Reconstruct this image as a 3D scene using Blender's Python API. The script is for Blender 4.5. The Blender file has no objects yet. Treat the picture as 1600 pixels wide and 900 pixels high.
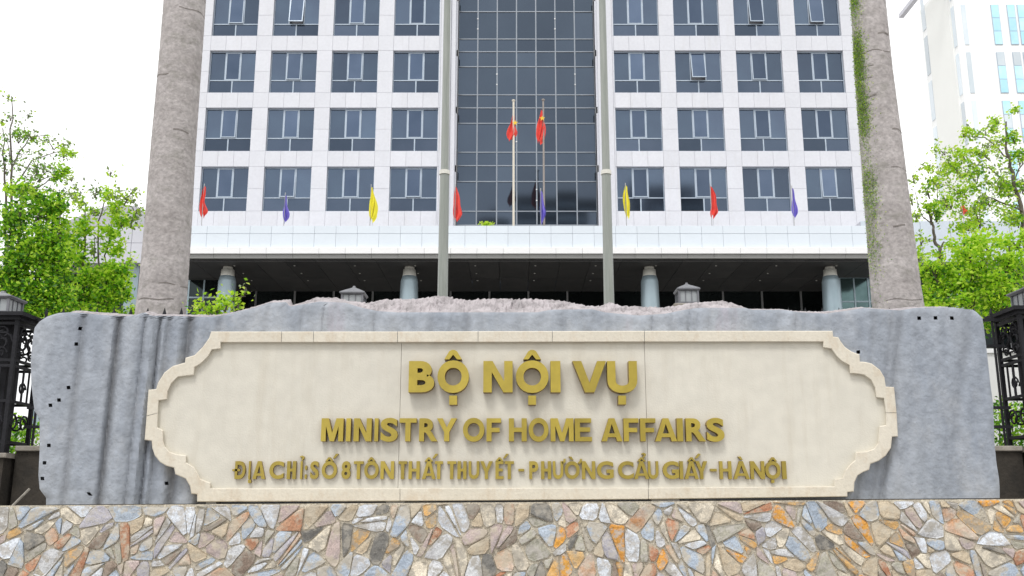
import bpy, bmesh, math, random
import numpy as np
from mathutils import Vector, Matrix
random.seed(7); rng = np.random.default_rng(7)
scene = bpy.context.scene
COL = scene.collection

# ------------------------------------------------------------------ camera
F = 1504.0; PITCH = math.radians(12.7); EYE = 1.65
cam_d = bpy.data.cameras.new('camera'); cam = bpy.data.objects.new('camera', cam_d); COL.objects.link(cam)
cam.location = (0, 0, EYE); cam.rotation_euler = (math.pi/2 + PITCH, 0, 0)
cam_d.sensor_width = 36; cam_d.lens = F/1600*36; cam_d.clip_start = .1; cam_d.clip_end = 5000
scene.camera = cam
# ------------------------------------------------------------------ world, sun, exposure
SUN_EL, SUN_AZ = 58, 200          # degrees; high, behind the camera and a little to its left
w = bpy.data.worlds.new('World'); scene.world = w; w.use_nodes = True
nt = w.node_tree; nt.nodes.clear(); N = nt.nodes.new; L = nt.links.new
out = N('ShaderNodeOutputWorld'); sky = N('ShaderNodeTexSky'); sky.sky_type = 'NISHITA'; sky.sun_disc = False
sky.sun_elevation = math.radians(SUN_EL); sky.sun_rotation = math.radians(SUN_AZ)
bg = N('ShaderNodeBackground'); bg.inputs[1].default_value = .12; L(sky.outputs[0], bg.inputs[0])
cl = N('ShaderNodeBackground'); cl.inputs[0].default_value = (1.0, 1.0, 1.0, 1); cl.inputs[1].default_value = 1.15
tc = N('ShaderNodeTexCoord'); nz = N('ShaderNodeTexNoise'); nz.inputs['Scale'].default_value = 1.6; nz.inputs['Detail'].default_value = 4
mr = N('ShaderNodeMapRange'); mr.inputs[1].default_value = .3; mr.inputs[2].default_value = .6; mr.inputs[3].default_value = .82; mr.inputs[4].default_value = 1.0
L(tc.outputs['Generated'], nz.inputs[0]); L(nz.outputs[0], mr.inputs[0])
mx = N('ShaderNodeMixShader'); L(mr.outputs[0], mx.inputs[0]); L(bg.outputs[0], mx.inputs[1]); L(cl.outputs[0], mx.inputs[2]); L(mx.outputs[0], out.inputs[0])
sd = bpy.data.lights.new('sun', 'SUN'); sd.energy = 1.4; sd.angle = math.radians(16); sd.color = (1, .98, .955)
sun = bpy.data.objects.new('sun', sd); COL.objects.link(sun)
az, el = math.radians(SUN_AZ), math.radians(SUN_EL)
sdir = Vector((math.sin(az)*math.cos(el), math.cos(az)*math.cos(el), math.sin(el)))
sun.rotation_euler = sdir.to_track_quat('Z', 'Y').to_euler(); sun.location = sdir*60
vs = scene.view_settings; vs.view_transform = 'Standard'; vs.look = 'None'; vs.gamma = 1; vs.use_curve_mapping = False; vs.exposure = .24

# ------------------------------------------------------------------ measuring helpers: where a sight line meets the plane y = Y
CP, SP = math.cos(PITCH), math.sin(PITCH)
def U(px, py, Y):
    x = (px-800)/F; u = -(py-450)/F
    d = Vector((x, CP-u*SP, SP+u*CP)); t = Y/d.y
    return Vector((0, 0, EYE)) + d*t
def zat(py, Y): return U(800, py, Y).z
def xat(px, py, Y): return U(px, py, Y).x

# ------------------------------------------------------------------ materials
def new_mat(name):
    m = bpy.data.materials.new(name); m.use_nodes = True
    t = m.node_tree; return m, t, t.nodes['Principled BSDF']
def smear(m, colour, thr=.55, amt=.8, sc=10, wide=.05, stretch=None):
    t = m.node_tree; p = t.nodes['Principled BSDF']; src = p.inputs['Base Color'].links[0].from_socket
    tc = t.nodes.new('ShaderNodeTexCoord'); oi = t.nodes.new('ShaderNodeObjectInfo'); ad = t.nodes.new('ShaderNodeVectorMath'); ad.operation = 'ADD'
    n = t.nodes.new('ShaderNodeTexNoise'); n.inputs['Scale'].default_value = sc; n.inputs['Detail'].default_value = 9; n.inputs['Roughness'].default_value = .7
    t.links.new(tc.outputs['Object'], ad.inputs[0]); t.links.new(oi.outputs['Location'], ad.inputs[1]); mp = t.nodes.new('ShaderNodeMapping'); mp.inputs['Scale'].default_value = stretch or (1,1,1); t.links.new(ad.outputs[0], mp.inputs[0]); t.links.new(mp.outputs[0], n.inputs[0])
    r = t.nodes.new('ShaderNodeMapRange'); r.inputs[1].default_value = thr-.04; r.inputs[2].default_value = thr+wide; r.inputs[4].default_value = amt
    mx = t.nodes.new('ShaderNodeMixRGB'); t.links.new(n.outputs[0], r.inputs[0]); t.links.new(r.outputs[0], mx.inputs[0]); t.links.new(src, mx.inputs[1]); mx.inputs[2].default_value = (*colour, 1)
    t.links.new(mx.outputs[0], p.inputs['Base Color'])
def c4(c): return (c[0], c[1], c[2], 1)
def mat(name, a, b=None, rough=.7, scale=5, stretch=(1,1,1), bump=0, bscale=None, metal=0, spec=None, detail=6, objrand=0, lo=.35, hi=.65, coat=0, third=None, coords='Object', speck=0):
    m, t, p = new_mat(name)
    p.inputs['Roughness'].default_value = rough; p.inputs['Metallic'].default_value = metal
    if spec is not None: p.inputs['Specular IOR Level'].default_value = spec
    if coat: p.inputs['Coat Weight'].default_value = coat
    if b is None: b = tuple(x*.82 for x in a)
    tc = t.nodes.new('ShaderNodeTexCoord'); mp = t.nodes.new('ShaderNodeMapping'); mp.inputs['Scale'].default_value = stretch
    t.links.new(tc.outputs[coords], mp.inputs[0])
    src = mp.outputs[0]
    oi = t.nodes.new('ShaderNodeObjectInfo')
    ad = t.nodes.new('ShaderNodeVectorMath'); ad.operation = 'ADD'
    ml = t.nodes.new('ShaderNodeMath'); ml.operation = 'MULTIPLY'; ml.inputs[1].default_value = 37.0 if objrand else 0
    t.links.new(oi.outputs['Random'], ml.inputs[0]); t.links.new(src, ad.inputs[0]); t.links.new(ml.outputs[0], ad.inputs[1]); src = ad.outputs[0]
    au = t.nodes.new('ShaderNodeVectorMath'); au.operation = 'ADD'; t.links.new(tc.outputs[coords], au.inputs[0]); t.links.new(ml.outputs[0], au.inputs[1]); usrc = au.outputs[0]
    n = t.nodes.new('ShaderNodeTexNoise'); n.inputs['Scale'].default_value = scale; n.inputs['Detail'].default_value = detail; n.inputs['Roughness'].default_value = .62
    t.links.new(src, n.inputs[0])
    r = t.nodes.new('ShaderNodeValToRGB'); e = r.color_ramp.elements
    e[0].position = lo; e[0].color = c4(a); e[1].position = hi; e[1].color = c4(b)
    if third: x = e.new(min(.98, hi+.1)); x.color = c4(third)
    t.links.new(n.outputs[0], r.inputs[0]); colr = r.outputs[0]
    if speck:
        n3 = t.nodes.new('ShaderNodeTexNoise'); n3.inputs['Scale'].default_value = scale*14; n3.inputs['Detail'].default_value = 3
        t.links.new(usrc, n3.inputs[0])
        mr = t.nodes.new('ShaderNodeMapRange'); mr.inputs[1].default_value = .3; mr.inputs[2].default_value = .7; mr.inputs[3].default_value = 1-speck; mr.inputs[4].default_value = 1+speck
        t.links.new(n3.outputs[0], mr.inputs[0])
        vm = t.nodes.new('ShaderNodeVectorMath'); vm.operation = 'SCALE'; t.links.new(colr, vm.inputs[0]); t.links.new(mr.outputs[0], vm.inputs['Scale']); colr = vm.outputs[0]
    if objrand:
        h = t.nodes.new('ShaderNodeHueSaturation'); mr = t.nodes.new('ShaderNodeMapRange')
        mr.inputs[3].default_value = 1-objrand; mr.inputs[4].default_value = 1+objrand
        t.links.new(oi.outputs['Random'], mr.inputs[0]); t.links.new(mr.outputs[0], h.inputs['Value']); t.links.new(colr, h.inputs['Color']); colr = h.outputs[0]
    t.links.new(colr, p.inputs['Base Color'])
    if bump:
        n2 = t.nodes.new('ShaderNodeTexNoise'); n2.inputs['Scale'].default_value = bscale or scale*6; n2.inputs['Detail'].default_value = 8
        bp = t.nodes.new('ShaderNodeBump'); bp.inputs['Strength'].default_value = bump; bp.inputs['Distance'].default_value = .02
        t.links.new(usrc, n2.inputs[0]); t.links.new(n2.outputs[0], bp.inputs['Height']); t.links.new(bp.outputs[0], p.inputs['Normal'])
    return m
M = {}
M['ground'] = mat('ground_concrete', (.36,.35,.33), (.28,.27,.25), .9, .6, bump=.3, bscale=30)
M['paving'] = mat('paving_stone', (.42,.40,.38), (.30,.29,.28), .8, 1.3, bump=.2, bscale=30)
M['asphalt'] = mat('asphalt', (.06,.06,.06), (.045,.045,.047), .9, 3, bump=.4, bscale=90)
M['clad'] = mat('white_stone_cladding', (.71,.72,.765), (.655,.665,.71), .55, .5, stretch=(1,1,.8), objrand=.02, lo=.3, hi=.75, speck=.03)
M['core'] = mat('joint_grey', (.60,.61,.65), None, .8)
M['fascia'] = mat('canopy_aluminium_panel', (.72,.78,.84), (.68,.74,.80), .35, .4, objrand=.02, lo=.3, hi=.7)
M['coping'] = mat('bright_white_coping', (.86,.86,.86), (.80,.80,.80), .4, 1)
M['shadow_trim'] = mat('grey_trim', (.30,.30,.29), (.24,.24,.23), .6, 1)
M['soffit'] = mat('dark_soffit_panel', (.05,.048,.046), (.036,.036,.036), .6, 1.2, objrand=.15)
M['frame'] = mat('pale_blue_aluminium', (.47,.54,.62), (.40,.47,.55), .35, 2, metal=.2)
M['mull'] = mat('grey_blue_mullion', (.31,.34,.38), (.27,.30,.34), .4, 2, metal=.3)
M['mull2'] = mat('brown_grey_mullion', (.20,.20,.20), (.16,.165,.17), .45, 2)
def glass(name, a, b, rough=.06, vary=.26, sc=.35):
    m = mat(name, a, b, rough, sc, metal=.85, objrand=vary, lo=.3, hi=.7, detail=3)
    return m
M['glass'] = glass('tinted_window_glass', (.088,.114,.162), (.105,.142,.195))
M['glass_low'] = glass('lower_tinted_window_glass', (.07,.095,.135), (.09,.115,.16))
M['glass_sash'] = glass('sash_glass', (.075,.105,.16), (.11,.145,.21), vary=.28)
M['cglass'] = glass('curtain_wall_glass', (.070,.090,.122), (.085,.11,.145), .05, .16, .2)
M['dglass'] = glass('dark_entrance_glass', (.02,.026,.027), (.035,.045,.045), .08, .3, .3)
M['tglass'] = glass('teal_side_glass', (.06,.10,.10), (.11,.17,.17), .12, .3, .8)
M['column'] = mat('blue_grey_column_panel', (.34,.42,.46), (.28,.36,.40), .35, 1.2, stretch=(1,1,.3), metal=.3)
M['colcap'] = mat('cream_column_cap', (.62,.61,.55), (.55,.54,.49), .5, 2)
M['pole'] = mat('galvanised_pole', (.24,.26,.235), (.33,.345,.32), .45, 1.6, stretch=(6,6,.4), metal=.35)
M['collar'] = mat('white_collar', (.78,.76,.70), (.70,.68,.62), .4, 3)
M['whitepole'] = mat('cream_flagpole', (.72,.68,.58), (.66,.60,.50), .4, 3)
M['brownpole'] = mat('weathered_flagpole', (.34,.30,.27), (.28,.25,.23), .5, 3)
M['steelthin'] = mat('thin_steel', (.45,.45,.45), None, .4, 3)
def cloth(name, a, b):
    m = mat(name, a, b, .75, 4, stretch=(1,1,1)); p = m.node_tree.nodes['Principled BSDF']
    p.inputs['Sheen Weight'].default_value = .3; return m
M['red'] = cloth('red_cloth', (.85,.06,.035), (.65,.04,.03))
M['yellow'] = cloth('yellow_cloth', (.85,.78,.03), (.75,.66,.02))
M['purple'] = cloth('violet_blue_cloth', (.12,.09,.55), (.20,.16,.62))
M['star'] = cloth('star_yellow_cloth', (.9,.6,.05), None)
M['slab'] = mat('blue_grey_stone', (.265,.295,.345), (.36,.385,.425), .78, .8, stretch=(2.4,1,.55), bump=.6, bscale=26, third=(.36,.345,.39), lo=.34, hi=.62, detail=5, speck=.16)
def add_stain(m, col, amt):
    t = m.node_tree; p = t.nodes['Principled BSDF']; src = p.inputs['Base Color'].links[0].from_socket
    a = t.nodes.new('ShaderNodeAttribute'); a.attribute_name = 'stain'; ml = t.nodes.new('ShaderNodeMath'); ml.operation = 'MULTIPLY'; ml.inputs[1].default_value = amt
    mx = t.nodes.new('ShaderNodeMixRGB'); t.links.new(a.outputs['Fac'], ml.inputs[0]); t.links.new(ml.outputs[0], mx.inputs[0]); t.links.new(src, mx.inputs[1]); mx.inputs[2].default_value = (*col, 1)
    t.links.new(mx.outputs[0], p.inputs['Base Color'])
add_stain(M['slab'], (.14,.14,.145), .75)
M['rock'] = mat('broken_pinkish_stone', (.47,.43,.44), (.30,.275,.28), .9, 9, bump=.9, bscale=30, lo=.4, hi=.62)
M['cream'] = mat('cream_sandstone', (.66,.63,.545), (.63,.60,.525), .75, .7, bump=.12, bscale=80, objrand=.015, lo=.3, hi=.7, speck=.045)
M['creamframe'] = mat('cream_frame_stone', (.68,.63,.53), (.63,.58,.48), .75, 3, bump=.15, bscale=70, objrand=.012, lo=.4, hi=.7, third=(.55,.43,.30), speck=.05)
smear(M['cream'], (.50,.45,.36), .54, .4, 2.2, .2, (4,1,.45)); smear(M['creamframe'], (.50,.38,.25), .54, .45, 6, .15, (2,1,1))
smear(M['clad'], (.55,.54,.53), .58, .35, .8, .2, (3,1,.35)); smear(M['slab'], (.42,.43,.45), .57, .5, 3, .14, (1.3,1,.8))
M['gold'] = mat('gold_letter_face', (.57,.44,.078), (.42,.32,.06), .3, 6, metal=.5, objrand=.09, lo=.3, hi=.7)
M['gold3'] = mat('small_gold_letter', (.47,.36,.07), (.38,.29,.06), .34, 6, metal=.45, objrand=.1)
M['goldside'] = mat('shaded_gold_edge', (.30,.20,.05), (.24,.155,.045), .5, 4, metal=.3)  # darker than the faces: shade of the letter sides put into colour
M['gap'] = mat('shaded_gap_stone', (.05,.045,.04), None, .9)  # near-black colour for the shade under the plaque frame; no mesh uses it
M['spacer'] = mat('grey_mortar_block', (.45,.44,.42), None, .9)
M['mortar'] = mat('rough_mortar', (.60,.54,.43), (.42,.38,.31), .95, 9, bump=1, bscale=45, third=(.60,.54,.42), lo=.42, hi=.62, speck=.25)
pal = [('slate_blue', (.36,.42,.50), (.45,.51,.58), 7), ('pale_grey', (.62,.63,.64), (.52,.52,.53), 5), ('white_blue', (.70,.74,.79), (.60,.63,.68), 5.5),
       ('tan', (.56,.47,.34), (.44,.36,.26), 6), ('ochre', (.66,.36,.10), (.55,.40,.22), 3), ('bright_orange', (.74,.38,.07), (.62,.28,.06), 1.3),
       ('rust', (.42,.18,.10), (.50,.30,.19), 2.2), ('brown', (.22,.165,.13), (.31,.25,.20), 2.4), ('olive_grey', (.34,.33,.27), (.43,.41,.33), 3.4), ('pink_grey', (.50,.40,.37), (.42,.36,.35), 2.6),
       ('cream_stone', (.74,.67,.54), (.62,.55,.44), 4), ('violet_grey', (.38,.37,.42), (.46,.44,.47), 1.2), ('mixed_rust', (.55,.50,.44), (.52,.27,.13), 1.8), ('dark_grey', (.15,.145,.135), (.23,.22,.20), 1.2)]
STONEM = [(mat('rubble_'+n, a, b, .85, 7, bump=1.0, bscale=18, objrand=.14, lo=.36, hi=.64, speck=.22), wt) for n, a, b, wt in pal]
for k_, (m_, _) in enumerate(STONEM): smear(m_, ((.52,.46,.36),(.36,.33,.28),(.48,.45,.41))[k_ % 3], .505, .8, (7, 11, 17)[k_ % 3])
M['iron'] = mat('black_wrought_iron', (.010,.010,.013), (.018,.018,.022), .55, 6, bump=.2, spec=.25)
M['lampmetal'] = mat('dark_grey_lamp_metal', (.14,.145,.16), (.2,.2,.22), .4, 6)
M['lampglass'] = mat('milky_lamp_glass', (.42,.44,.45), (.34,.36,.37), .25, 6)
M['basewall'] = mat('dark_brown_brick', (.022,.019,.015), (.045,.037,.028), .9, 4, bump=.6)  # near-black brown brick tone for fence and pier bases
M['basecoping'] = mat('worn_coping', (.34,.31,.27), (.22,.20,.17), .85, 6, bump=.4)
M['trunk'] = mat('royal_palm_bark', (.47,.435,.425), (.345,.315,.305), .9, 1.3, stretch=(1.5,1.5,3.2), bump=.5, bscale=30, lo=.38, hi=.66, third=(.52,.49,.475), speck=.2)
smear(M['trunk'], (.24,.23,.20), .56, .55, 5, .1, (1,1,1.6))
M['ring'] = mat('palm_ring_scar', (.25,.225,.21), (.19,.17,.155), .95, 8, bump=.6)
M['moss'] = mat('green_moss', (.15,.19,.035), (.20,.20,.08), .95, 10, bump=.8, lo=.4, hi=.6)
M['bark'] = mat('grey_bark', (.17,.145,.12), (.10,.085,.07), .9, 12, stretch=(1,1,.2), bump=.5)
M['shaft'] = mat('palm_crownshaft', (.16,.28,.08), (.20,.33,.10), .5, 3)
M['tower'] = mat('hazed_tower_render', (.93,.94,.93), (.90,.91,.91), .8, .1)  # distance haze is mixed into this near-white wall colour
M['towerside'] = mat('hazed_green_grey_tower_render', (.86,.87,.84), (.83,.84,.81), .8, .1)  # green grey side, also whitened in colour for distance haze
M['cyan'] = mat('cyan_tower_glass', (.42,.78,.95), (.58,.87,.98), .3, .3, objrand=.1)  # cyan lightened to go with the tower's distance tint
M['greywin'] = mat('grey_tower_glass', (.62,.70,.75), (.7,.76,.80), .4, .3, objrand=.2)  # grey lightened to go with the far tower's distance tint
M['wing'] = mat('wing_panel', (.60,.60,.65), (.55,.56,.60), .6, .8, objrand=.03)
M['wing2'] = mat('bluish_wing_panel', (.60,.67,.74), (.56,.62,.69), .6, .8, objrand=.03)
M['roofgrey'] = mat('grey_roof_sheet', (.34,.34,.36), (.29,.29,.31), .8, 2, bump=.3)
M['whitewall'] = mat('white_painted_wall', (.78,.78,.77), (.72,.72,.71), .8, 2)
M['pinkwhite'] = mat('far_house_wall', (.62,.60,.56), (.55,.53,.5), .8, 1)
M['terra'] = mat('terracotta', (.35,.15,.09), None, .8)
M['downlight'] = mat('downlight_glass', (.6,.6,.55), None, .3)

def leafmat(name, a, b, c, tr=.55):
    m = bpy.data.materials.new(name); m.use_nodes = True; t = m.node_tree; t.nodes.clear(); n = t.nodes.new; l = t.links.new
    o = n('ShaderNodeOutputMaterial'); g = n('ShaderNodeNewGeometry'); r = n('ShaderNodeValToRGB'); e = r.color_ramp.elements
    e[0].position = 0; e[0].color = c4(a); e[1].position = 1; e[1].color = c4(c); x = e.new(.5); x.color = c4(b)
    l(g.outputs['Random Per Island'], r.inputs[0])
    p = n('ShaderNodeBsdfPrincipled'); p.inputs['Roughness'].default_value = .5; p.inputs['Specular IOR Level'].default_value = .3
    tl = n('ShaderNodeBsdfTranslucent'); mx = n('ShaderNodeMixShader'); mx.inputs[0].default_value = tr
    l(r.outputs[0], p.inputs['Base Color']); l(r.outputs[0], tl.inputs[0]); l(p.outputs[0], mx.inputs[1]); l(tl.outputs[0], mx.inputs[2]); l(mx.outputs[0], o.inputs[0])
    return m
M['lime'] = leafmat('lime_leaves', (.26,.54,.02), (.48,.78,.04), (.64,.86,.10))
M['yellowgreen'] = leafmat('yellow_green_leaves', (.42,.66,.02), (.62,.84,.06), (.72,.86,.18))
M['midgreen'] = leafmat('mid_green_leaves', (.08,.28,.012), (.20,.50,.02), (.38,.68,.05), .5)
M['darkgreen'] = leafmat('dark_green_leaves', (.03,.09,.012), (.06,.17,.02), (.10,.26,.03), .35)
M['twig'] = leafmat('sparse_greyish_leaves', (.22,.27,.15), (.30,.42,.10), (.28,.32,.24), .4)

# ------------------------------------------------------------------ object helpers
def tag(o, label=None, cat=None, group=None, kind=None):
    if label: o['label'] = label
    if cat: o['category'] = cat
    if group: o['group'] = group
    if kind: o['kind'] = kind
    return o
def thing(name, label, cat, loc=(0,0,0), group=None):
    o = bpy.data.objects.new(name, None); o.empty_display_size = .3; COL.objects.link(o); o.location = loc
    return tag(o, label, cat, group)
class MB:
    def __init__(s): s.v = []; s.f = []; s.m = []
    def add(s, vs, fs, mi=0):
        b = len(s.v); s.v += [tuple(v) for v in vs]; s.f += [tuple(i+b for i in f) for f in fs]; s.m += [mi]*len(fs); return s
    def box(s, x0, x1, y0, y1, z0, z1, mi=0):
        return s.add([(x0,y0,z0),(x1,y0,z0),(x1,y1,z0),(x0,y1,z0),(x0,y0,z1),(x1,y0,z1),(x1,y1,z1),(x0,y1,z1)],
                     [(0,3,2,1),(4,5,6,7),(0,1,5,4),(1,2,6,5),(2,3,7,6),(3,0,4,7)], mi)
    def bev(s, x0, x1, y0, y1, z0, z1, b, mi=0):       # box whose front (low y) edges are chamfered
        vs = [(x0,y1,z0),(x1,y1,z0),(x1,y1,z1),(x0,y1,z1),(x0,y0+b,z0),(x1,y0+b,z0),(x1,y0+b,z1),(x0,y0+b,z1),(x0+b,y0,z0+b),(x1-b,y0,z0+b),(x1-b,y0,z1-b),(x0+b,y0,z1-b)]
        fs = [(3,2,1,0)]
        for i in range(4):
            j = (i+1) % 4; fs += [(i,j,4+j,4+i),(4+i,4+j,8+j,8+i)]
        fs.append((8,9,10,11)); return s.add(vs, fs, mi)
    def tube(s, pts, rad, n=10, mi=0, caps=True):
        pts = [Vector(p) for p in pts]; R = rad if isinstance(rad, (list, tuple)) else [rad]*len(pts)
        vs = []; up = None
        for i, p in enumerate(pts):
            d = (pts[min(i+1, len(pts)-1)] - pts[max(i-1, 0)]).normalized()
            a = Vector((1,0,0)) if abs(d.x) < .9 else Vector((0,1,0))
            e1 = (a - d*a.dot(d)).normalized(); e2 = d.cross(e1)
            for k in range(n):
                t = 2*math.pi*k/n; vs.append(p + (e1*math.cos(t)+e2*math.sin(t))*R[i])
        fs = []
        for i in range(len(pts)-1):
            for k in range(n):
                k2 = (k+1) % n; fs.append((i*n+k, i*n+k2, (i+1)*n+k2, (i+1)*n+k))
        if caps: fs += [tuple(range(n-1,-1,-1)), tuple((len(pts)-1)*n+k for k in range(n))]
        return s.add(vs, fs, mi)
    def build(s, name, m, parent=None, smooth=False):
        me = bpy.data.meshes.new(name); me.from_pydata(s.v, [], s.f)
        for q in (m if isinstance(m, (list, tuple)) else [m]): me.materials.append(q)
        if any(s.m): me.polygons.foreach_set('material_index', s.m)
        if smooth: me.shade_smooth()
        me.update(); o = bpy.data.objects.new(name, me); COL.objects.link(o)
        if parent: o.parent = parent
        return o
def recenter(o, c):
    """move the mesh so that the object's origin sits at c (parent coordinates)"""
    c = Vector(c); o.data.transform(Matrix.Translation(-c)); o.location = c; return o
def children(o): return [c for c in list(COL.objects) if c.parent == o]
def dup_tree(o, kids):
    m = {}
    r = o.copy(); COL.objects.link(r); m[o] = r
    for k in kids:
        c = k.copy(); COL.objects.link(c); c.parent = m[k.parent]; m[k] = c
    return r
def leaf_mesh(name, pos, size, mats, parent, flat=.0, midx=None):
    """one bent four-sided leaf per position"""
    n = len(pos); pos = np.asarray(pos); size = np.asarray(size)
    d = rng.normal(size=(n,3)); d[:,2] *= (1-flat); d /= np.linalg.norm(d, axis=1)[:,None]
    a = rng.normal(size=(n,3)); a[:,2] *= .6; s = np.cross(d, a); s /= np.linalg.norm(s, axis=1)[:,None]
    nn = np.cross(d, s)
    L_ = size[:,None]; v = np.empty((n,4,3))
    v[:,0] = pos; v[:,1] = pos + d*L_*.5 + s*L_*.3; v[:,2] = pos + d*L_ - nn*L_*.18; v[:,3] = pos + d*L_*.5 - s*L_*.3 
    me = bpy.data.meshes.new(name); me.vertices.add(4*n); me.vertices.foreach_set('co', v.reshape(-1))
    me.loops.add(4*n); me.loops.foreach_set('vertex_index', np.arange(4*n))
    me.polygons.add(n); me.polygons.foreach_set('loop_start', np.arange(0,4*n,4)); me.polygons.foreach_set('loop_total', np.full(n,4))
    for q in mats: me.materials.append(q)
    if midx is not None: me.polygons.foreach_set('material_index', np.asarray(midx, dtype=np.int32))
    me.update(calc_edges=True)
    o = bpy.data.objects.new(name, me); COL.objects.link(o); o.parent = parent; return o

# ------------------------------------------------------------------ the setting
YARD = 1.45
g = MB(); S = 2500
g.add([(-S,-S,0),(S,-S,0),(S,7.9,0),(-S,7.9,0)], [(0,1,2,3)]); tag(g.build('street_ground', M['ground']), kind='structure')
g = MB(); g.box(-S, S, 7.95, S, -.3, YARD); tag(g.build('yard_ground', M['paving']), kind='structure')
g = MB(); g.box(-200, 200, -30, -3.5, -.05, .004); tag(g.build('road', M['asphalt']), kind='structure')
g = MB(); g.box(-200, 200, -3.5, 7.2, -.05, .13); tag(g.build('pavement', M['paving']), kind='structure')

# ------------------------------------------------------------------ rubble stone wall under the sign
WF = 7.30
A0, A1 = U(0, 790, WF), U(1600, 779.5, WF)
def wtop(x): return A0.z + (A1.z-A0.z)*(x-A0.x)/(A1.x-A0.x)
WX0, WX1 = -6.6, 6.6
wall = thing('stone_wall', 'low wall of many coloured rubble stones set in mortar running under the sign', 'stone wall', (0, WF, 0))
g = MB(); b0 = WF+.012
g.add([(WX0,b0-WF,0),(WX1,b0-WF,0),(WX1,.64,0),(WX0,.64,0),(WX0,b0-WF,wtop(WX0)),(WX1,b0-WF,wtop(WX1)),(WX1,.64,wtop(WX1)-.01),(WX0,.64,wtop(WX0)-.01)],
      [(0,3,2,1),(4,5,6,7),(0,1,5,4),(1,2,6,5),(2,3,7,6),(3,0,4,7)]); g.build('mortar_bed', M['mortar'], wall)
def clip(poly, px, pz, nx, nz):
    r = []
    for i in range(len(poly)):
        a, b = poly[i], poly[(i+1) % len(poly)]
        da = (a[0]-px)*nx+(a[1]-pz)*nz; db = (b[0]-px)*nx+(b[1]-pz)*nz
        if da <= 0: r.append(a)
        if da*db < 0: t = da/(da-db); r.append((a[0]+(b[0]-a[0])*t, a[1]+(b[1]-a[1])*t))
    return r
def area(p): return .5*abs(sum(p[i][0]*p[(i+1)%len(p)][1]-p[(i+1)%len(p)][0]*p[i][1] for i in range(len(p))))
def cent(p): return (sum(q[0] for q in p)/len(p), sum(q[1] for q in p)/len(p))
R = random.Random(23)
seeds = []; step = .20
for i in range(int((WX1-WX0)/step)+1):
    for j in range(10):
        if R.random() < .06: continue
        seeds.append((WX0+(i+.5*(j%2)+R.uniform(-.48,.48))*step, (j+R.uniform(-.45,.45))*step))
cells = []
for i, s in enumerate(seeds):
    p = [(s[0]-.4, s[1]-.4), (s[0]+.4, s[1]-.4), (s[0]+.4, s[1]+.4), (s[0]-.4, s[1]+.4)]
    for t in sorted((q for q in seeds if q is not s and abs(q[0]-s[0]) < .5 and abs(q[1]-s[1]) < .5), key=lambda q: (q[0]-s[0])**2+(q[1]-s[1])**2)[:18]:
        p = clip(p, (s[0]+t[0])/2, (s[1]+t[1])/2, t[0]-s[0], t[1]-s[1])
        if len(p) < 3: break
    if len(p) < 3: continue
    p = clip(p, WX0, 0, -1, 0); p = clip(p, WX1, 0, 1, 0) if len(p) > 2 else p
    p = clip(p, 0, .01, 0, -1) if len(p) > 2 else p
    if len(p) > 2:
        sl = (A1.z-A0.z)/(A1.x-A0.x); p = clip(p, 0, wtop(0)-.004, -sl, 1)
    if len(p) > 2: cells.append(p)
def split(p, depth=0):
    a = area(p)
    if depth < 3 and (a > .030 or (a > .011 and R.random() < .5)):
        c = cent(p); base = .95 if c[0] < -1.0 else (2.3 if c[0] > 1.2 else 1.4)
        th = base + R.gauss(0, .65)
        nx, nz = math.sin(th), -math.cos(th); o = R.uniform(-.018, .018)
        q = clip(p, c[0]+nx*o, c[1]+nz*o, nx, nz); r = clip(p, c[0]+nx*o, c[1]+nz*o, -nx, -nz)
        res = []
        for k in (q, r):
            if len(k) > 2: res += split(k, depth+1)
        return res
    return [p]
shards = []
for c in cells: shards += split(c)
def inset(p, d):
    if sum(p[i][0]*p[(i+1)%len(p)][1]-p[(i+1)%len(p)][0]*p[i][1] for i in range(len(p))) < 0: p = p[::-1]
    q = list(p)
    for i in range(len(p)):
        a, b = p[i], p[(i+1) % len(p)]; l = math.hypot(b[0]-a[0], b[1]-a[1])
        if l < 1e-5: continue
        nx, nz = (b[1]-a[1])/l, -(b[0]-a[0])/l
        q = clip(q, a[0]-nx*d, a[1]-nz*d, nx, nz)
        if len(q) < 3: return None
    return q
def roundp(p):
    r = []
    for i in range(len(p)):
        a, b = p[i], p[(i+1) % len(p)]; t1 = R.uniform(.12,.26); t2 = R.uniform(.74,.88)
        for t in (t1, t2): r.append((a[0]+(b[0]-a[0])*t+R.uniform(-.003,.003), a[1]+(b[1]-a[1])*t+R.uniform(-.003,.003)))
    return r
zlow = zat(905, WF)
parts_, rest = [], []
for p in shards:
    q = inset(p, R.uniform(.0025, .009))
    if not q or area(q) < .0006: continue
    q = roundp(q); c = cent(q)
    vis = max(z for _, z in q) > zlow and xat(-25, 850, WF) < c[0] < xat(1625, 850, WF)
    (parts_ if vis else rest).append(q)
parts_.sort(key=lambda q: -area(q)); rest += parts_[300:]; parts_ = parts_[:300]
print('stones', len(parts_), len(rest))
def stone_geo(mb, q, mi=0):
    c = cent(q); n = len(q); pr = R.uniform(-.008, .007); tx, tz = R.uniform(-.09,.09), R.uniform(-.09,.09)
    v = [(x, .045, z) for x, z in q] + [(x, -pr*.55+R.uniform(-.002,.002)+(x-c[0])*tx*.5+(z-c[1])*tz*.5, z) for x, z in q]
    v += [(c[0]+(x-c[0])*.86, -pr+(x-c[0])*tx+(z-c[1])*tz, c[1]+(z-c[1])*.86) for x, z in q]
    v.append((c[0]+R.uniform(-.01,.01), -pr-R.uniform(0,.006), c[1]))
    f = []
    for i in range(n):
        j = (i+1) % n; f += [(i,j,n+j,n+i),(n+i,n+j,2*n+j,2*n+i),(2*n+i,2*n+j,3*n)]
    mb.add(v, f, mi); return c
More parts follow.
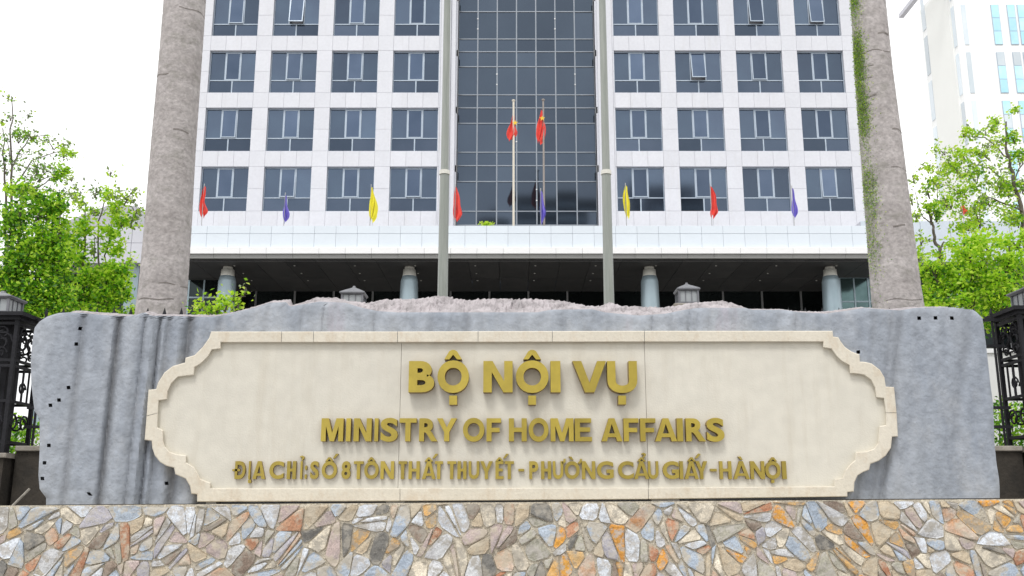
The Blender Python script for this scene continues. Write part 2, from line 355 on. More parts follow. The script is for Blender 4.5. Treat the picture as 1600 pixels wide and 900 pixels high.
def pickmat(x):
    ws = []
    for k, (m_, wt) in enumerate(STONEM):
        nme = pal[k][0]
        if nme in ('ochre','bright_orange','cream_stone') : wt *= .35 if x < -1.2 else 1.5
        if nme in ('slate_blue','violet_grey'): wt *= 1.5 if x < -.5 else .8
        ws.append(wt)
    return R.choices(range(len(STONEM)), ws)[0]
for q in parts_:
    g = MB(); c = stone_geo(g, q); o = g.build('stone', STONEM[pickmat(c[0])][0], wall); recenter(o, (c[0], 0, c[1]))
g = MB()
for q in rest: stone_geo(g, q, pickmat(cent(q)[0]))
tag(g.build('outer_stones', [m_ for m_, _ in STONEM], wall), kind='stuff')

# ------------------------------------------------------------------ the sign: slab, plaque, letters
SF = 7.52
sign = thing('monument_sign', 'grey stone monument slab with cream plaque and raised gold lettering on the rubble wall', 'sign', (0, SF, wtop(0)))
so = Vector((0, SF, wtop(0)))
Lp = [(484,100),(487,92),(492,75),(500,62),(510,54),(530,51),(560,48),(600,49),(640,54),(652,62),(700,62),(740,60),(762,62),(775,72),(790,72)]
Rp = [(480,1508),(486,1518),(490,1525),(500,1535),(520,1538),(545,1541),(600,1547),(640,1552),(700,1554),(730,1557),(755,1561),(770,1562),(782,1562)]
Fr = [(92,489),(110,488),(130,489),(160,492),(200,494),(212,492),(226,488),(236,493),(330,495),(352,492),(375,486),(400,480),(420,473),(448,472),(452,479),(470,476),(500,471),(540,473),(562,480),(590,486),(620,488),(840,488),(860,484),(925,483),(945,488),(965,490),(1000,493),(1040,490),(1070,484),(1090,481),(1165,481),(1175,484),(1225,484),(1250,488),(1290,490),(1320,486),(1350,481),(1375,483),(1405,485),(1430,481),(1480,480),(1520,484)]
Rg = [(92,486),(110,484),(130,486),(200,491),(226,485),(236,490),(330,491),(360,486),(395,477),(420,469),(446,467),(451,477),(470,470),(488,464),(520,464),(540,469),(572,472),(590,467),(620,466),(650,466),(682,460),(700,463),(730,468),(745,466),(850,466),(885,470),(920,477),(940,477),(955,472),(975,477),(1000,478),(1040,479),(1062,477),(1090,472),(1135,469),(1158,474),(1172,482),(1225,482),(1250,485),(1290,486),(1320,483),(1350,479),(1400,482),(1430,479),(1480,478),(1520,482)]
def interp(t, tb):
    return float(np.interp(t, [a for a, b in tb], [b for a, b in tb]))
grooves = [(132,6,.022),(152,14,-.018),(188,6,.042),(212,10,-.02),(228,3,.015),(240,4,-.018),(252,3,.03),(266,5,.02),(283,6,-.015),(299,7,.04),(322,10,-.02),(345,6,.02),(1368,5,.012),(1395,5,.015),(1408,6,.02),(1425,12,-.012),(1515,8,.010),(1250,40,-.01)]
_rg = random.Random(5); grooves += [(_rg.uniform(400,1290), _rg.uniform(1.2,5), _rg.choice((.003,.004,.006,.010))) for i_ in range(34)]
NX, NZ = 520, 110
holes = [(126,513),(120,538),(107,605),(93,624),(79,632),(77,695),(71,723),(67,748),(137,772),(260,755),(1435,496),(1461,496),(1487,496),(1340,551)]
vs_, fs_, mi_ = [], [], []; stain = []
vx = np.linspace(0, 1, NX+1)
def hsh(i, j): return math.sin(i*12.9898+j*78.233)*43758.5453 % 1.0
pxg = {}
for j in range(NZ+1):
    v = j/NZ
    for i in range(NX+1):
        u = i/NX
        py0 = 487+(786-487)*v
        l = interp(py0, Lp); r = interp(py0, Rp); px = l+(r-l)*u
        top = interp(px, Fr); bot = 789-11*px/1600
        py = top+(bot-top)*v
        ed = min(px-l, r-px); e = math.exp(-max(ed,0)/3)*.025
        lean = px+(py-490)*.11
        d = 1.25*sum(a*math.exp(-((lean-c)/s)**2) for c, s, a in grooves); stain.append(min(1, max(0, sum(a*22*math.exp(-((lean-c)/s)**2) for c, s, a in grooves if a > 0))))
        d += .012*math.sin(px*.021+1)+.008*math.sin(px*.055+py*.01)+.004*math.sin(px*.19+py*.03)
        d += .012*math.exp(-(py-top)/3) + (hsh(i,j)-.5)*.0015
        vs_.append(U(px, py, SF+d+e)-so); pxg[(i,j)] = (px, py)
idx = lambda i, j: j*(NX+1)+i
drop = set()
for hx, hy in holes:
    best = min(((abs(pxg[(i,j)][0]+2.8-hx)+abs(pxg[(i,j)][1]+2.7-hy), i, j) for i in range(NX-1) for j in range(NZ-1)))
    drop |= {(best[1]+a_, best[2]+b_) for a_ in (0,1) for b_ in (0,1)}
for j in range(NZ):
    for i in range(NX):
        if (i,j) in drop: continue
        fs_.append((idx(i,j), idx(i,j+1), idx(i+1,j+1), idx(i+1,j))); mi_.append(0)
nb = len(vs_); K = 7          # broken sloping top
for k in range(1, K+1):
    t = k/K
    for i in range(NX+1):
        px, pt = pxg[(i,0)]; ridge = interp(px, Rg); hgt = pt-ridge
        rough = (hsh(i, k*7)-.5)
        base = U(px, pt, SF); dep = .26*t
        zr = zat(ridge, SF+.26)+ (0 if k < K else 0)
        z = base.z + (zr-base.z)*(t**.8) + rough*min(.03, hgt*.0022)*(1 if 0 < k < K else .5)
        ed = min(i, NX-i); z -= .06*math.exp(-ed/2)*t
        vs_.append(Vector((base.x*(1+dep/SF*.5)+rough*.01, SF+dep+.03+(hsh(i*3,k)-.5)*.03, z))-so)
for k in range(1, K+1):
    for i in range(NX):
        a = (lambda q, kk: idx(q,0) if kk == 0 else nb+(kk-1)*(NX+1)+q)
        fs_.append((a(i,k-1), a(i+1,k-1), a(i+1,k), a(i,k))); mi_.append(1)
nb2 = len(vs_)              # back, reaching down
for i in range(NX+1):
    p = vs_[nb+(K-1)*(NX+1)+i]; vs_.append(Vector((p.x, .45, p.z-.05)))
for i in range(NX+1):
    p = vs_[nb2+i]; vs_.append(Vector((p.x, .47, vs_[idx(i,NZ)].z)))
for i in range(NX):
    t0 = nb+(K-1)*(NX+1)
    fs_.append((t0+i, t0+i+1, nb2+i+1, nb2+i)); mi_.append(1)
    fs_.append((nb2+i, nb2+i+1, nb2+NX+2+i, nb2+NX+1+i)); mi_.append(0)
# side closures
for i_, rev in ((0, False), (NX, True)):
    ring = [idx(i_, j) for j in range(NZ+1)] + [nb2+NX+1+i_, nb2+i_] + [nb+k*(NX+1)+i_ for k in range(K-1,-1,-1)]
    fs_.append(tuple(ring if rev else ring[::-1])); mi_.append(0)
g = MB(); g.v = [tuple(v) for v in vs_]; g.f = fs_; g.m = mi_
sl = g.build('stone_slab', [M['slab'], M['rock']], sign)
me = sl.data; at_ = me.attributes.new('stain', 'FLOAT', 'POINT'); at_.data.foreach_set('value', stain+[0.0]*(len(me.vertices)-len(stain))); me.polygons.foreach_set('use_smooth', [True]*len(mi_)); me.set_sharp_from_angle(angle=math.radians(32))

PF, FF = 7.455, 7.418        # plaque and frame fronts
outer = [(330,518),(440,518),(490,518),(621,518),(747,517.6),(863,517.4),(1007,517),(1301,517),(1302,526),(1310,527),(1314,534),(1320,542),(1330,549),(1343,554),(1343.5,565),(1352,565.5),(1362,568),(1375,578),(1382,590),(1384,604),(1397,605),(1401,645),(1403,682),(1394,682.5),(1392,700),(1384,712),(1373,720),(1360,725),(1358,734),(1348,738),(1340,743),(1335,754),(1334,768),(1324,769),(1324,776),
         (1013,780),(625,783),(308,784),(308,772.5),(299,771.5),(297,760),(290,748),(274,741),(272,731),(260,728),(250,722),(242,712),(238,700),(237,689),(226,687.5),(229,650),(232,609),(244,608),(247,598),(257,582),(270,572),(289,566.5),(290,559),(304,555),(317,542),(324,532),(327,527.5)]
inner = [(345,535),(440,535),(490,535),(621,535),(747,534.8),(863,534.6),(1007,534.3),(1286,534),(1286,543),(1299,545),(1303,551),(1308,558),(1316,565),(1327,571),(1328,583.5),(1340,584),(1350,586),(1361,594),(1367,606),(1369,621),(1381,622.5),(1384,645),(1384,664),(1374,666.5),(1372,692),(1366,701),(1354,705.5),(1337,706.5),(1336,719),(1328,726),(1321,735),(1317,747),(1304,748.5),(1303,757),(1303,760),
         (1013,762),(625,763),(329,763),(329,754.5),(313,748),(308,738),(303,730),(291,722.5),(291,711.5),(277,710),(265,706),(258,698),(255,688),(255,672.5),(246,667.5),(247,645),(248,626),(261,624),(262,612),(268,599),(278,589),(303,586),(304,574),(314,568),(325,557),(331,546.5),(345,545)]
assert len(outer) == len(inner), (len(outer), len(inner))
n = len(outer)
def fpt(p, Y): return U(p[0], p[1], Y)-so
cuts = [1,2,3,4,5,6,21,35,36,50,n+1]
for a, b in zip(cuts[:-1], cuts[1:]):
    g = MB(); ks = list(range(a, b+1)); vs = []
    for q, k in enumerate(ks):
        o_, i_ = outer[k % n], inner[k % n]
        if q in (0, len(ks)-1):      # open a hairline joint at the ends of every frame piece
            k2 = ks[1] if q == 0 else ks[-2]; d = Vector(outer[k2 % n])-Vector(o_); ll = max(d.length, 1e-3); e = min(.35, ll*.2)
            o_ = tuple(Vector(o_)+d/ll*e); d = Vector(inner[k2 % n])-Vector(i_); i_ = tuple(Vector(i_)+d/max(d.length,1e-3)*e)
        O, I = Vector(o_), Vector(i_); c1 = O+(I-O)*.06; c2 = O+(I-O)*.94
        vs += [fpt(o_, SF+.05), fpt(o_, FF+.006), fpt(c1, FF), fpt(c2, FF), fpt(i_, FF+.006), fpt(i_, PF+.03)]
    fs = []
    for q in range(len(ks)-1):
        for r in range(5): fs.append((q*6+r, q*6+r+1, (q+1)*6+r+1, (q+1)*6+r))
    m_ = (len(ks)-1)*6; fs += [(0,5,4,3,2,1), (m_,m_+1,m_+2,m_+3,m_+4,m_+5)]
    g.add(vs, fs); g.build('frame_piece', M['creamframe'], sign)
mid = [((o_[0]*.35+i_[0]*.65), (o_[1]*.35+i_[1]*.65)) for o_, i_ in zip(outer, inner)]
for x0, x1 in ((200, 624.6), (625.2, 1009.6), (1010.2, 1450)):
    bm = bmesh.new(); vv = [bm.verts.new(U(p[0], p[1], PF)-so) for p in mid]; bm.faces.new(vv)
    X0, X1 = xat(x0, 640, PF), xat(x1, 640, PF)
    for X, nx in ((X0, -1), (X1, 1)):
        bmesh.ops.bisect_plane(bm, geom=bm.verts[:]+bm.edges[:]+bm.faces[:], plane_co=(X,0,0), plane_no=(nx,0,0), clear_outer=True, dist=1e-5)
    r = bmesh.ops.extrude_face_region(bm, geom=bm.faces[:]); 
    for v in r['geom']:
        if isinstance(v, bmesh.types.BMVert): v.co.y += .06
    bmesh.ops.recalc_face_normals(bm, faces=bm.faces[:])
    me = bpy.data.meshes.new('plaque_slab'); bm.to_mesh(me); bm.free(); me.materials.append(M['cream'])
    o = bpy.data.objects.new('plaque_slab', me); COL.objects.link(o); o.parent = sign
for x0, x1 in ((322,338),(603,632),(1018,1062)):
    p, q = U(x0, 783, PF)-so, U(x1, 790-11*x1/1600, PF)-so
    MB().box(p.x, q.x, p.y, p.y+.08, q.z-.01, (U(x0, 783-7*x0/1600*.9, PF)-so).z+.012).build('spacer_block', M['spacer'], sign)

# lettering: every glyph its own part, fitted to its measured box
def straight(ch, s, t):
    sp = s*.85
    if ch == 'I': return [(0,0),(0,1),(1,1),(1,0)]
    if ch == '-': return [(0,0),(0,1),(1,1),(1,0)]
    if ch == 'T': return [(.5-t/2,0),(.5-t/2,1-sp),(0,1-sp),(0,1),(1,1),(1,1-sp),(.5+t/2,1-sp),(.5+t/2,0)]
    if ch == 'H': return [(0,0),(0,1),(t,1),(t,.5+sp/2),(1-t,.5+sp/2),(1-t,1),(1,1),(1,0),(1-t,0),(1-t,.5-sp/2),(t,.5-sp/2),(t,0)]
    if ch == 'E': return [(0,0),(0,1),(.97,1),(.97,1-sp),(t,1-sp),(t,.51+sp/2),(.9,.51+sp/2),(.9,.51-sp/2),(t,.51-sp/2),(t,sp),(1,sp),(1,0)]
    if ch == 'F': return [(0,0),(0,1),(1,1),(1,1-sp),(t,1-sp),(t,.49+sp/2),(.9,.49+sp/2),(.9,.49-sp/2),(t,.49-sp/2),(t,0)]
    if ch == 'N': return [(0,0),(0,1),(t*1.08,1),(1-t,.36),(1-t,1),(1,1),(1,0),(1-t*1.08,0),(t,.64),(t,0)]
    if ch == 'M': return [(0,0),(0,1),(t*1.4,1),(.5,.36),(1-1.4*t,1),(1,1),(1,0),(1-t*.92,0),(1-t*.92,.66),(.5+.42*t,0),(.5-.42*t,0),(t*.92,.66),(t*.92,0)]
    if ch == 'V': return [(.5-.55*t,0),(0,1),(t*1.05,1),(.5,.30),(1-t*1.05,1),(1,1),(.5+.55*t,0)]
    if ch == 'Y': return [(.5-t/2,0),(.5-t/2,.40),(0,1),(1.12*t,1),(.5,.60),(1-1.12*t,1),(1,1),(.5+t/2,.40),(.5+t/2,0)]
    if ch == 'A':
        k = (.5-1.05*t)/.76; xr = lambda z: 1-1.05*t-z*k; xl = lambda z: 1.05*t+z*k; za, zb = .18, .18+sp*.85; e = .0006
        return [(0,0),(.5-.56*t,1),(.5+.56*t,1),(1,0),(1-1.05*t,0),(xr(za),za),(.5+e,za),(.5+e,zb),(xr(zb),zb),(.5,.76),(xl(zb),zb),(.5-e,zb),(.5-e,za),(xl(za),za),(1.05*t,0)]
_gc = {}
def glyph_mesh(ch, off):
    key = (ch, off)
    if key in _gc: return _gc[key]
    cu = bpy.data.curves.new('glyph', 'FONT'); cu.body = ch; cu.size = 1; cu.offset = off; cu.extrude = .5; cu.bevel_depth = 0; cu.resolution_u = 6
    ob = bpy.data.objects.new('glyph', cu); COL.objects.link(ob); bpy.context.view_layer.update()
    me = bpy.data.meshes.new_from_object(ob); bpy.data.objects.remove(ob); bpy.data.curves.remove(cu)
    v = [tuple(q.co) for q in me.vertices]; f = [tuple(p.vertices) for p in me.polygons]
    bpy.data.meshes.remove(me)
    xs = [q[0] for q in v]; ys = [q[1] for q in v]; zs = [q[2] for q in v]
    x0, x1, y0, y1, z0, z1 = min(xs), max(xs), min(ys), max(ys), min(zs), max(zs)
    v = [((a-x0)/(x1-x0), (b-y0)/(y1-y0), (c-z0)/(z1-z0)) for a, b, c in v]
    _gc[key] = (v, f); return v, f
def letter(ch, x0, x1, y0, y1, marks, off, th, m, label=None):
    Yf = PF-th; a = U(x0, y1, Yf)-so; b = U(x1, y0, Yf)-so
    g = MB(); W, H = b.x-a.x, b.z-a.z
    st = {.045: .27, .038: .225, .034: .19}[off]
    if ch in 'ITHEFNMVYA-':
        q = straight(ch, st, st*H/W); n = len(q)
        v = [(p[0], p[1], 1.0) for p in q]+[(p[0], p[1], 0.0) for p in q]
        f = [tuple(range(n))]+[(i, n+i, n+(i+1)%n, (i+1)%n) for i in range(n)]
    else: v, f = glyph_mesh(ch, off)
    vs = [(a.x+p[0]*W, a.y+(1-p[2])*(th+.005), a.z+p[1]*H) for p in v]
    def side(fc):
        ys = [vs[i][1] for i in fc]; return max(ys)-min(ys) > 1e-4
    g.v = list(vs); g.f = list(f); g.m = [1 if side(fc) else 0 for fc in f]
    def prism(pts, th2=th):                     # pts in photo pixels relative to the letter
        q = [U(px, py, Yf)-so for px, py in pts]; n = len(q)
        ar = sum(q[i].x*q[(i+1)%n].z-q[(i+1)%n].x*q[i].z for i in range(n))
        if ar > 0: q = q[::-1]
        vv = [(p.x, Yf-so.y, p.z) for p in q]+[(p.x, PF-so.y+.005, p.z) for p in q]
        base = len(g.v); g.v += vv; g.f.append(tuple(base+i for i in range(n))[::-1]); g.m.append(0)
        for i in range(n):
            j = (i+1)%n; g.f.append((base+i, base+j, base+n+j, base+n+i)); g.m.append(1)
    cx = (x0+x1)/2; h = y1-y0
    for k in marks:
        if k == 'circ':
            w_ = .27*h; t = .29*h; yb = y0-.03*h
            prism([(cx-w_, yb), (cx-w_*.45, yb-t*.85), (cx-w_*.15, yb-t), (cx+w_*.15, yb-t), (cx+w_*.45, yb-t*.85), (cx+w_, yb), (cx+w_*.45, yb), (cx, yb-t*.5), (cx-w_*.45, yb)])
        if k == 'tent':
            w_ = .24*h; t = .24*h; yb = y0+.02*h
            prism([(cx-w_, yb), (cx-w_*.2, yb-t), (cx+w_*.2, yb-t), (cx+w_, yb), (cx+w_*.5, yb), (cx, yb-t*.55), (cx-w_*.5, yb)])
        if k == 'dot':
            w_ = .12*h; yb = y1+.08*h; prism([(cx-w_,yb),(cx+w_,yb),(cx+w_,yb+.28*h),(cx-w_,yb+.28*h)])
        if k == 'sdot':
            w_ = .085*h; yb = y1+.03*h; prism([(cx-w_,yb),(cx+w_,yb),(cx+w_,yb+.19*h),(cx-w_,yb+.19*h)])
        if k == 'acute':
            xx = cx+.20*h; yy = y0-.16*h; prism([(xx,yy),(xx+.12*h,yy),(xx+.32*h,yy-.24*h),(xx+.17*h,yy-.26*h)])
        if k == 'grave':
            xx = cx-.20*h; yy = y0-.26*h; prism([(xx,yy),(xx+.16*h,yy),(xx+.28*h,yy+.2*h),(xx+.17*h,yy+.2*h)])
        if k == 'hook' or k == 'hook2':
            xx = cx+(.05*h if k == 'hook' else .12*h); yy = y0-(.04*h if k == 'hook' else .20*h)
            prism([(xx-.04*h,yy),(xx+.05*h,yy),(xx+.05*h,yy-.07*h),(xx+.13*h,yy-.12*h),(xx+.12*h,yy-.21*h),(xx,yy-.27*h),(xx-.13*h,yy-.22*h),(xx-.11*h,yy-.16*h),(xx,yy-.18*h),(xx+.03*h,yy-.14*h),(xx-.04*h,yy-.08*h)])
        if k == 'horn':
            prism([(x1-.10*h,y0+.10*h),(x1+.02*h,y0-.02*h),(x1+.03*h,y0-.13*h),(x1+.14*h,y0-.13*h),(x1+.13*h,y0+.03*h),(x1-.0*h,y0+.17*h)])
        if k == 'bar':
            prism([(x0-.11*h,(y0+y1)/2-.06*h),(x0+.32*h,(y0+y1)/2-.06*h),(x0+.32*h,(y0+y1)/2+.06*h),(x0-.11*h,(y0+y1)/2+.06*h)], th)
    o = g.build('letter', [m, M['goldside']], sign); c = ((a.x+b.x)/2, a.y, (a.z+b.z)/2); recenter(o, c); return o
line1 = [('B',638,679,()),('O',683,733,('circ','dot')),('N',755,801,()),('O',806,857,('circ','dot')),('I',860.5,875.5,()),('V',895,947,()),('U',949.5,995,('dot',))]
for ch, x0, x1, mk in line1:
    r_ = 1.2 if ch in 'OU' else 0
    letter(ch, x0, x1, 564-(1 if ch == 'O' else 0), 613+(1 if ch in 'OU' else 0), mk, .045, .085, M['gold'])
line2 = [('M',501,537),('I',540,548.5),('N',552,581),('I',584.5,591.5),('S',594,622),('T',623.5,651),('R',654.5,684),('Y',682,714),('O',723,757),('F',760,783),('H',795,823),('O',826,857),('M',860.5,896),('E',898.5,924.5),('A',940,972),('F',975,997.5),('F',1001,1024),('A',1024,1057),('I',1058.5,1066.5),('R',1072.5,1102),('S',1105,1131)]
for ch, x0, x1 in line2:
    letter(ch, x0, x1, 653.5-(.7 if ch in 'OS' else 0), 689.5+(.7 if ch in 'OS' else 0), (), .038, .06, M['gold'])
line3 = [('D',366,384,('bar',)),('I',387.5,392,('sdot',)),('A',394,415.5,()),('C',420,444,()),('H',447.5,463,()),('I',468.5,473,('hook',)),(':',475.5,480,()),('S',484,498.5,()),('O',502,527,('tent','acute')),('8',533,548,()),('T',552,568,()),('O',568.5,592,('tent',)),('N',594,616,()),
         ('T',622,636,()),('H',638,656,()),('A',659,681,('tent','acute')),('T',679,692,()),('T',698.5,713,()),('H',714.5,729,()),('U',732,749,()),('Y',750,770,()),('E',774,787,('tent','acute')),('T',788.5,803,()),('-',810,819,()),
         ('P',827,841,()),('H',845.5,861,()),('U',864,880,('horn',)),('O',882.5,905.5,('horn','grave')),('N',909.5,930,()),('G',933,958.5,()),('C',966,990,()),('A',991,1014,('tent','hook2')),('U',1013,1028.5,()),
         ('G',1036,1060.5,()),('I',1062.5,1067,()),('A',1070,1091,('tent','acute')),('Y',1087.5,1105,()),('-',1110,1120,()),('H',1125,1142.5,()),('A',1146.5,1170.5,('grave',)),('N',1173.5,1194,()),('O',1196.5,1219,('tent','sdot')),('I',1223,1228,())]
for ch, x0, x1, mk in line3:
    y0, y1 = 720.5, 748.5
    if ch == '-': y0, y1 = 732.5, 736.5
    if ch == ':': y0, y1 = 727, 748.5
    letter(ch, x0, x1, y0, y1, mk, .034, .028, M['gold3'])

# ------------------------------------------------------------------ main office building
BY, BC = 52.0, .85
bld = thing('office_building', 'white panelled office block with square grid windows and central blue glass wall', 'office building', (BC, BY, YARD))
bo = Vector((BC, BY, YARD))
ZB0, FH, WW, WH, PIT = 17.82-YARD, 3.59, 2.69, 2.65, 3.58
NF = 6
cols = [s*(6.46+PIT*k) for s in (-1, 1) for k in range(4)]; cols.sort()
TOP = ZB0+FH*NF+1.2
HW = 6.46+3*PIT+WW/2+.92
core = MB()
def panel(x0, x1, z0, z1, store, d=.05, b=.008): store.append((x0, x1, z0, z1))
pl_parts, pl_rest = [], []
piers = []
for s in (-1, 1):
    edges = [5.02] + [6.46+PIT*k+q*WW/2 for k in range(4) for q in (-1, 1)] + [HW]
    for k in range(5): 
        a, b = edges[2*k], edges[2*k+1]; piers.append((min(s*a,s*b), max(s*a,s*b)))
ZBASE = 13.0-YARD
for a, b in piers:
    core.box(a+.01, b-.01, .06, .5, ZBASE, TOP-.3)
    for f in range(NF):
        z0 = ZB0+FH*f
        for (u0, u1) in ((0,.5),(.5,1)):
            (pl_parts if f < 4 else pl_rest).append((a, b, z0+WH*u0, z0+WH*u1))
        (pl_parts if f < 4 else pl_rest).append((a, b, z0+WH, z0+FH))
    pl_parts.append((a, b, ZB0-.95, ZB0)); pl_rest.append((a, b, ZBASE, ZB0-.95))
    pl_rest.append((a, b, ZB0+FH*NF, TOP))
for c in cols:
    for f in range(NF+1):
        z0 = ZB0+FH*f-(FH-WH); z1 = ZB0+FH*f
        core.box(c-WW/2+.002, c+WW/2-.002, .061, .5, z0+.01, z1-.01)
        for k in range(3):
            x0 = c-WW/2+WW*k/3
            (pl_parts if f < 5 else pl_rest).append((x0, x0+WW/3, z0 if f else z0, z1))
    core.box(c-WW/2+.002, c+WW/2-.002, .061, .5, ZBASE, ZB0-(FH-WH)-.01)
    core.box(c-WW/2+.002, c+WW/2-.002, .061, .5, ZB0+FH*NF+.01, TOP-.3)
    pl_rest += [(c-WW/2, c+WW/2, ZBASE, ZB0-(FH-WH)), (c-WW/2, c+WW/2, ZB0+FH*NF, TOP)]
core.box(-HW, HW, 1.5, 22, ZBASE, TOP-.5); core.box(-HW, -4.9, .6, 1.5, ZBASE, TOP-.5); core.box(4.9, HW, .6, 1.5, ZBASE, TOP-.5)            # body of the block behind the window wall
core.box(-HW+1, HW-1, 7, 20, 0, ZBASE)
core.build('wall', M['core'], bld)
print('panels', len(pl_parts))
_pc = {}
for a, b, z0, z1 in pl_parts[:300]:
    key = (round(b-a, 3), round(z1-z0, 3))
    if key not in _pc:
        w2, h2 = (b-a)/2-.005, (z1-z0)/2-.005
        g = MB(); g.bev(-w2, w2, 0, .059, -h2, h2, .004); o = g.build('cladding_panel', M['clad'], bld); _pc[key] = o.data
    else: o = bpy.data.objects.new('cladding_panel', _pc[key]); COL.objects.link(o); o.parent = bld
    o.location = ((a+b)/2, random.uniform(-.003,.003), (z0+z1)/2)
g = MB()
for a, b, z0, z1 in pl_rest+pl_parts[300:]: g.bev(a+.007, b-.007, 0, .059, z0+.007, z1-.007, .006)
tag(g.build('upper_cladding', M['clad'], bld), kind='stuff')
g = MB(); g.box(-HW-.1, HW+.1, -.1, 22, TOP, TOP+.3); g.build('roof_parapet', M['coping'], bld)
# windows
fr = .04; TR = WH*.315; vb1, vb2 = WW*.335, WW*.665
def window_frame():
    g = MB(); y0, y1 = .20, .28
    g.box(0, fr, y0, y1, 0, WH); g.box(WW-fr, WW, y0, y1, 0, WH); g.box(fr, WW-fr, y0+.001, y1, 0, fr); g.box(fr, WW-fr, y0+.001, y1, WH-fr*1.3, WH)
    g.box(fr, WW-fr, y0-.01, y1-.001, TR-.028, TR+.028)
    g.box(WW/2-.035, WW/2+.035, y0-.004, y1-.002, fr, TR-.035)
    for x in (vb1, vb2): g.box(x-.03, x+.03, y0-.006, y1-.002, TR+.035, WH-fr*1.3)
    g.box(0, WW, .06, .20, -.02, .002)
    return g
wf_o = window_frame().build('window', M['frame'], bld); wf = wf_o.data; bpy.data.objects.remove(wf_o)
def pm(x0, x1, z0, z1, m, nm):
    g = MB(); g.box(0, x1-x0, 0, .012, 0, z1-z0); o = g.build(nm, m); d = o.data; bpy.data.objects.remove(o); return d
panes = [(fr, vb1-.03, TR+.035, WH-.065, 'glass'), (vb2+.03, WW-fr, TR+.035, WH-.065, 'glass'), (fr, WW/2-.035, fr, TR-.035, 'glass_low'), (WW/2+.035, WW-fr, fr, TR-.035, 'glass_low')]
pmesh = [pm(a, b, c, d, M[m_], 'pane') for a, b, c, d, m_ in panes]
sw, sh = vb2-vb1-.06, WH-.065-TR-.035
g = MB(); g.box(.045, sw-.045, -.012, 0, -sh+.05, -.045, 1)
g.box(0, .05, -.035, .01, -sh, 0); g.box(sw-.05, sw, -.035, .01, -sh, 0); g.box(.05, sw-.05, -.034, .01, -.05, 0); g.box(.05, sw-.05, -.034, .01, -sh, -sh+.05)
o = g.build('sash', [M['frame'], M['glass_sash']]); sash_me = o.data; bpy.data.objects.remove(o)
opened = {(1,3):9,(6,3):9,(7,3):7,(5,2):11,(0,1):2}
for f in range(NF):
    for ci, c in enumerate(cols):
        wo = bpy.data.objects.new('window', wf); COL.objects.link(wo); wo.parent = bld; wo.location = (c-WW/2, 0, ZB0+FH*f)
        for (a, b, z0, z1, _), pmh in zip(panes, pmesh):
            p = bpy.data.objects.new('pane', pmh); COL.objects.link(p); p.parent = wo; p.location = (a, .235, z0)
            p.rotation_euler = (random.uniform(-.004,.004), 0, random.uniform(-.006,.006))
        s_ = bpy.data.objects.new('sash', sash_me); COL.objects.link(s_); s_.parent = wo; s_.location = (vb1+.03, .215, WH-.065)
        s_.rotation_euler.x = -math.radians(opened.get((ci, f), random.choice((0,0,.8,1.5,2.5))))
# central curtain wall
CWH = 4.05; CY = 1.0
z284 = zat(284, BY+CY)-YARD
hl = []
for f in range(-1, NF-1):
    b0_ = z284+FH*f; hl += [b0_, b0_+FH*.27, b0_+FH*.50]
hl = [h for h in hl if h > ZBASE]; hl.append(TOP-.6); hl = [ZBASE]+hl
NCX = 7; cwid = 2*CWH/NCX
g = MB()
for i in range(NCX+1):
    x = -CWH+cwid*i; g.box(x-.035, x+.035, CY-.06, CY+.02, ZBASE, TOP)
for k, h in enumerate(hl): 
    if h > ZBASE: g.box(-CWH+.036, CWH-.036, CY-.045, CY+.02, h-.03, h+.03)
cw = g.build('curtain_wall_grid', M['mull'], bld)
_q = {}
for k in range(len(hl)-1):
    for i in range(NCX):
        z0, z1 = hl[k]+.035, hl[k+1]-.035; key = round(z1-z0, 3)
        if key not in _q:
            q_ = MB(); q_.box(.036, cwid-.036, 0, .015, 0, z1-z0); o = q_.build('glass_pane', M['cglass'], cw); _q[key] = o.data
        else: o = bpy.data.objects.new('glass_pane', _q[key]); COL.objects.link(o); o.parent = cw
        o.location = (-CWH+cwid*i, CY, z0); o.rotation_euler = (random.uniform(-.004,.004), 0, random.uniform(-.006,.006))
g = MB()
for i in range(1, NCX):
    for f in range(0, NF):
        x = -CWH+cwid*i
        for zz in (.35, .72):
            z = z284+FH*f-FH*.5*zz+.1
            if z > ZBASE and (i*7+f*3) % 4 == 0: g.box(x-.05+.1*((i+f)%2), x+.03+.1*((i+f)%2), CY-.09, CY-.06, z, z+.07)
tag(g.build('glass_fixings', M['coping'], cw), kind='stuff')
for s in (-1, 1):         # stepped jambs and slim black brackets beside the glass wall
    g = MB()
    for a, b, y in ((4.05,4.16,.45),(4.16,4.42,.0),(4.44,4.62,-.14),(4.64,5.01,-.06)):
        x0, x1 = sorted((s*a, s*b)); g.box(x0, x1, y, 1.1, ZBASE, TOP)
    x0, x1 = sorted((s*4.05, s*5.01)); g.box(x0, x1, .3, 1.3, ZBASE+.01, TOP-.01)
    g.build('jamb', M['clad'], bld)
    for f in range(NF):
        x0, x1 = sorted((s*4.0, s*4.12)); q = MB(); q.box(x0, x1, .3, .44, z284+FH*(f-.0)+.35, z284+FH*f+.75); q.build('bracket', M['mull2'], bld)
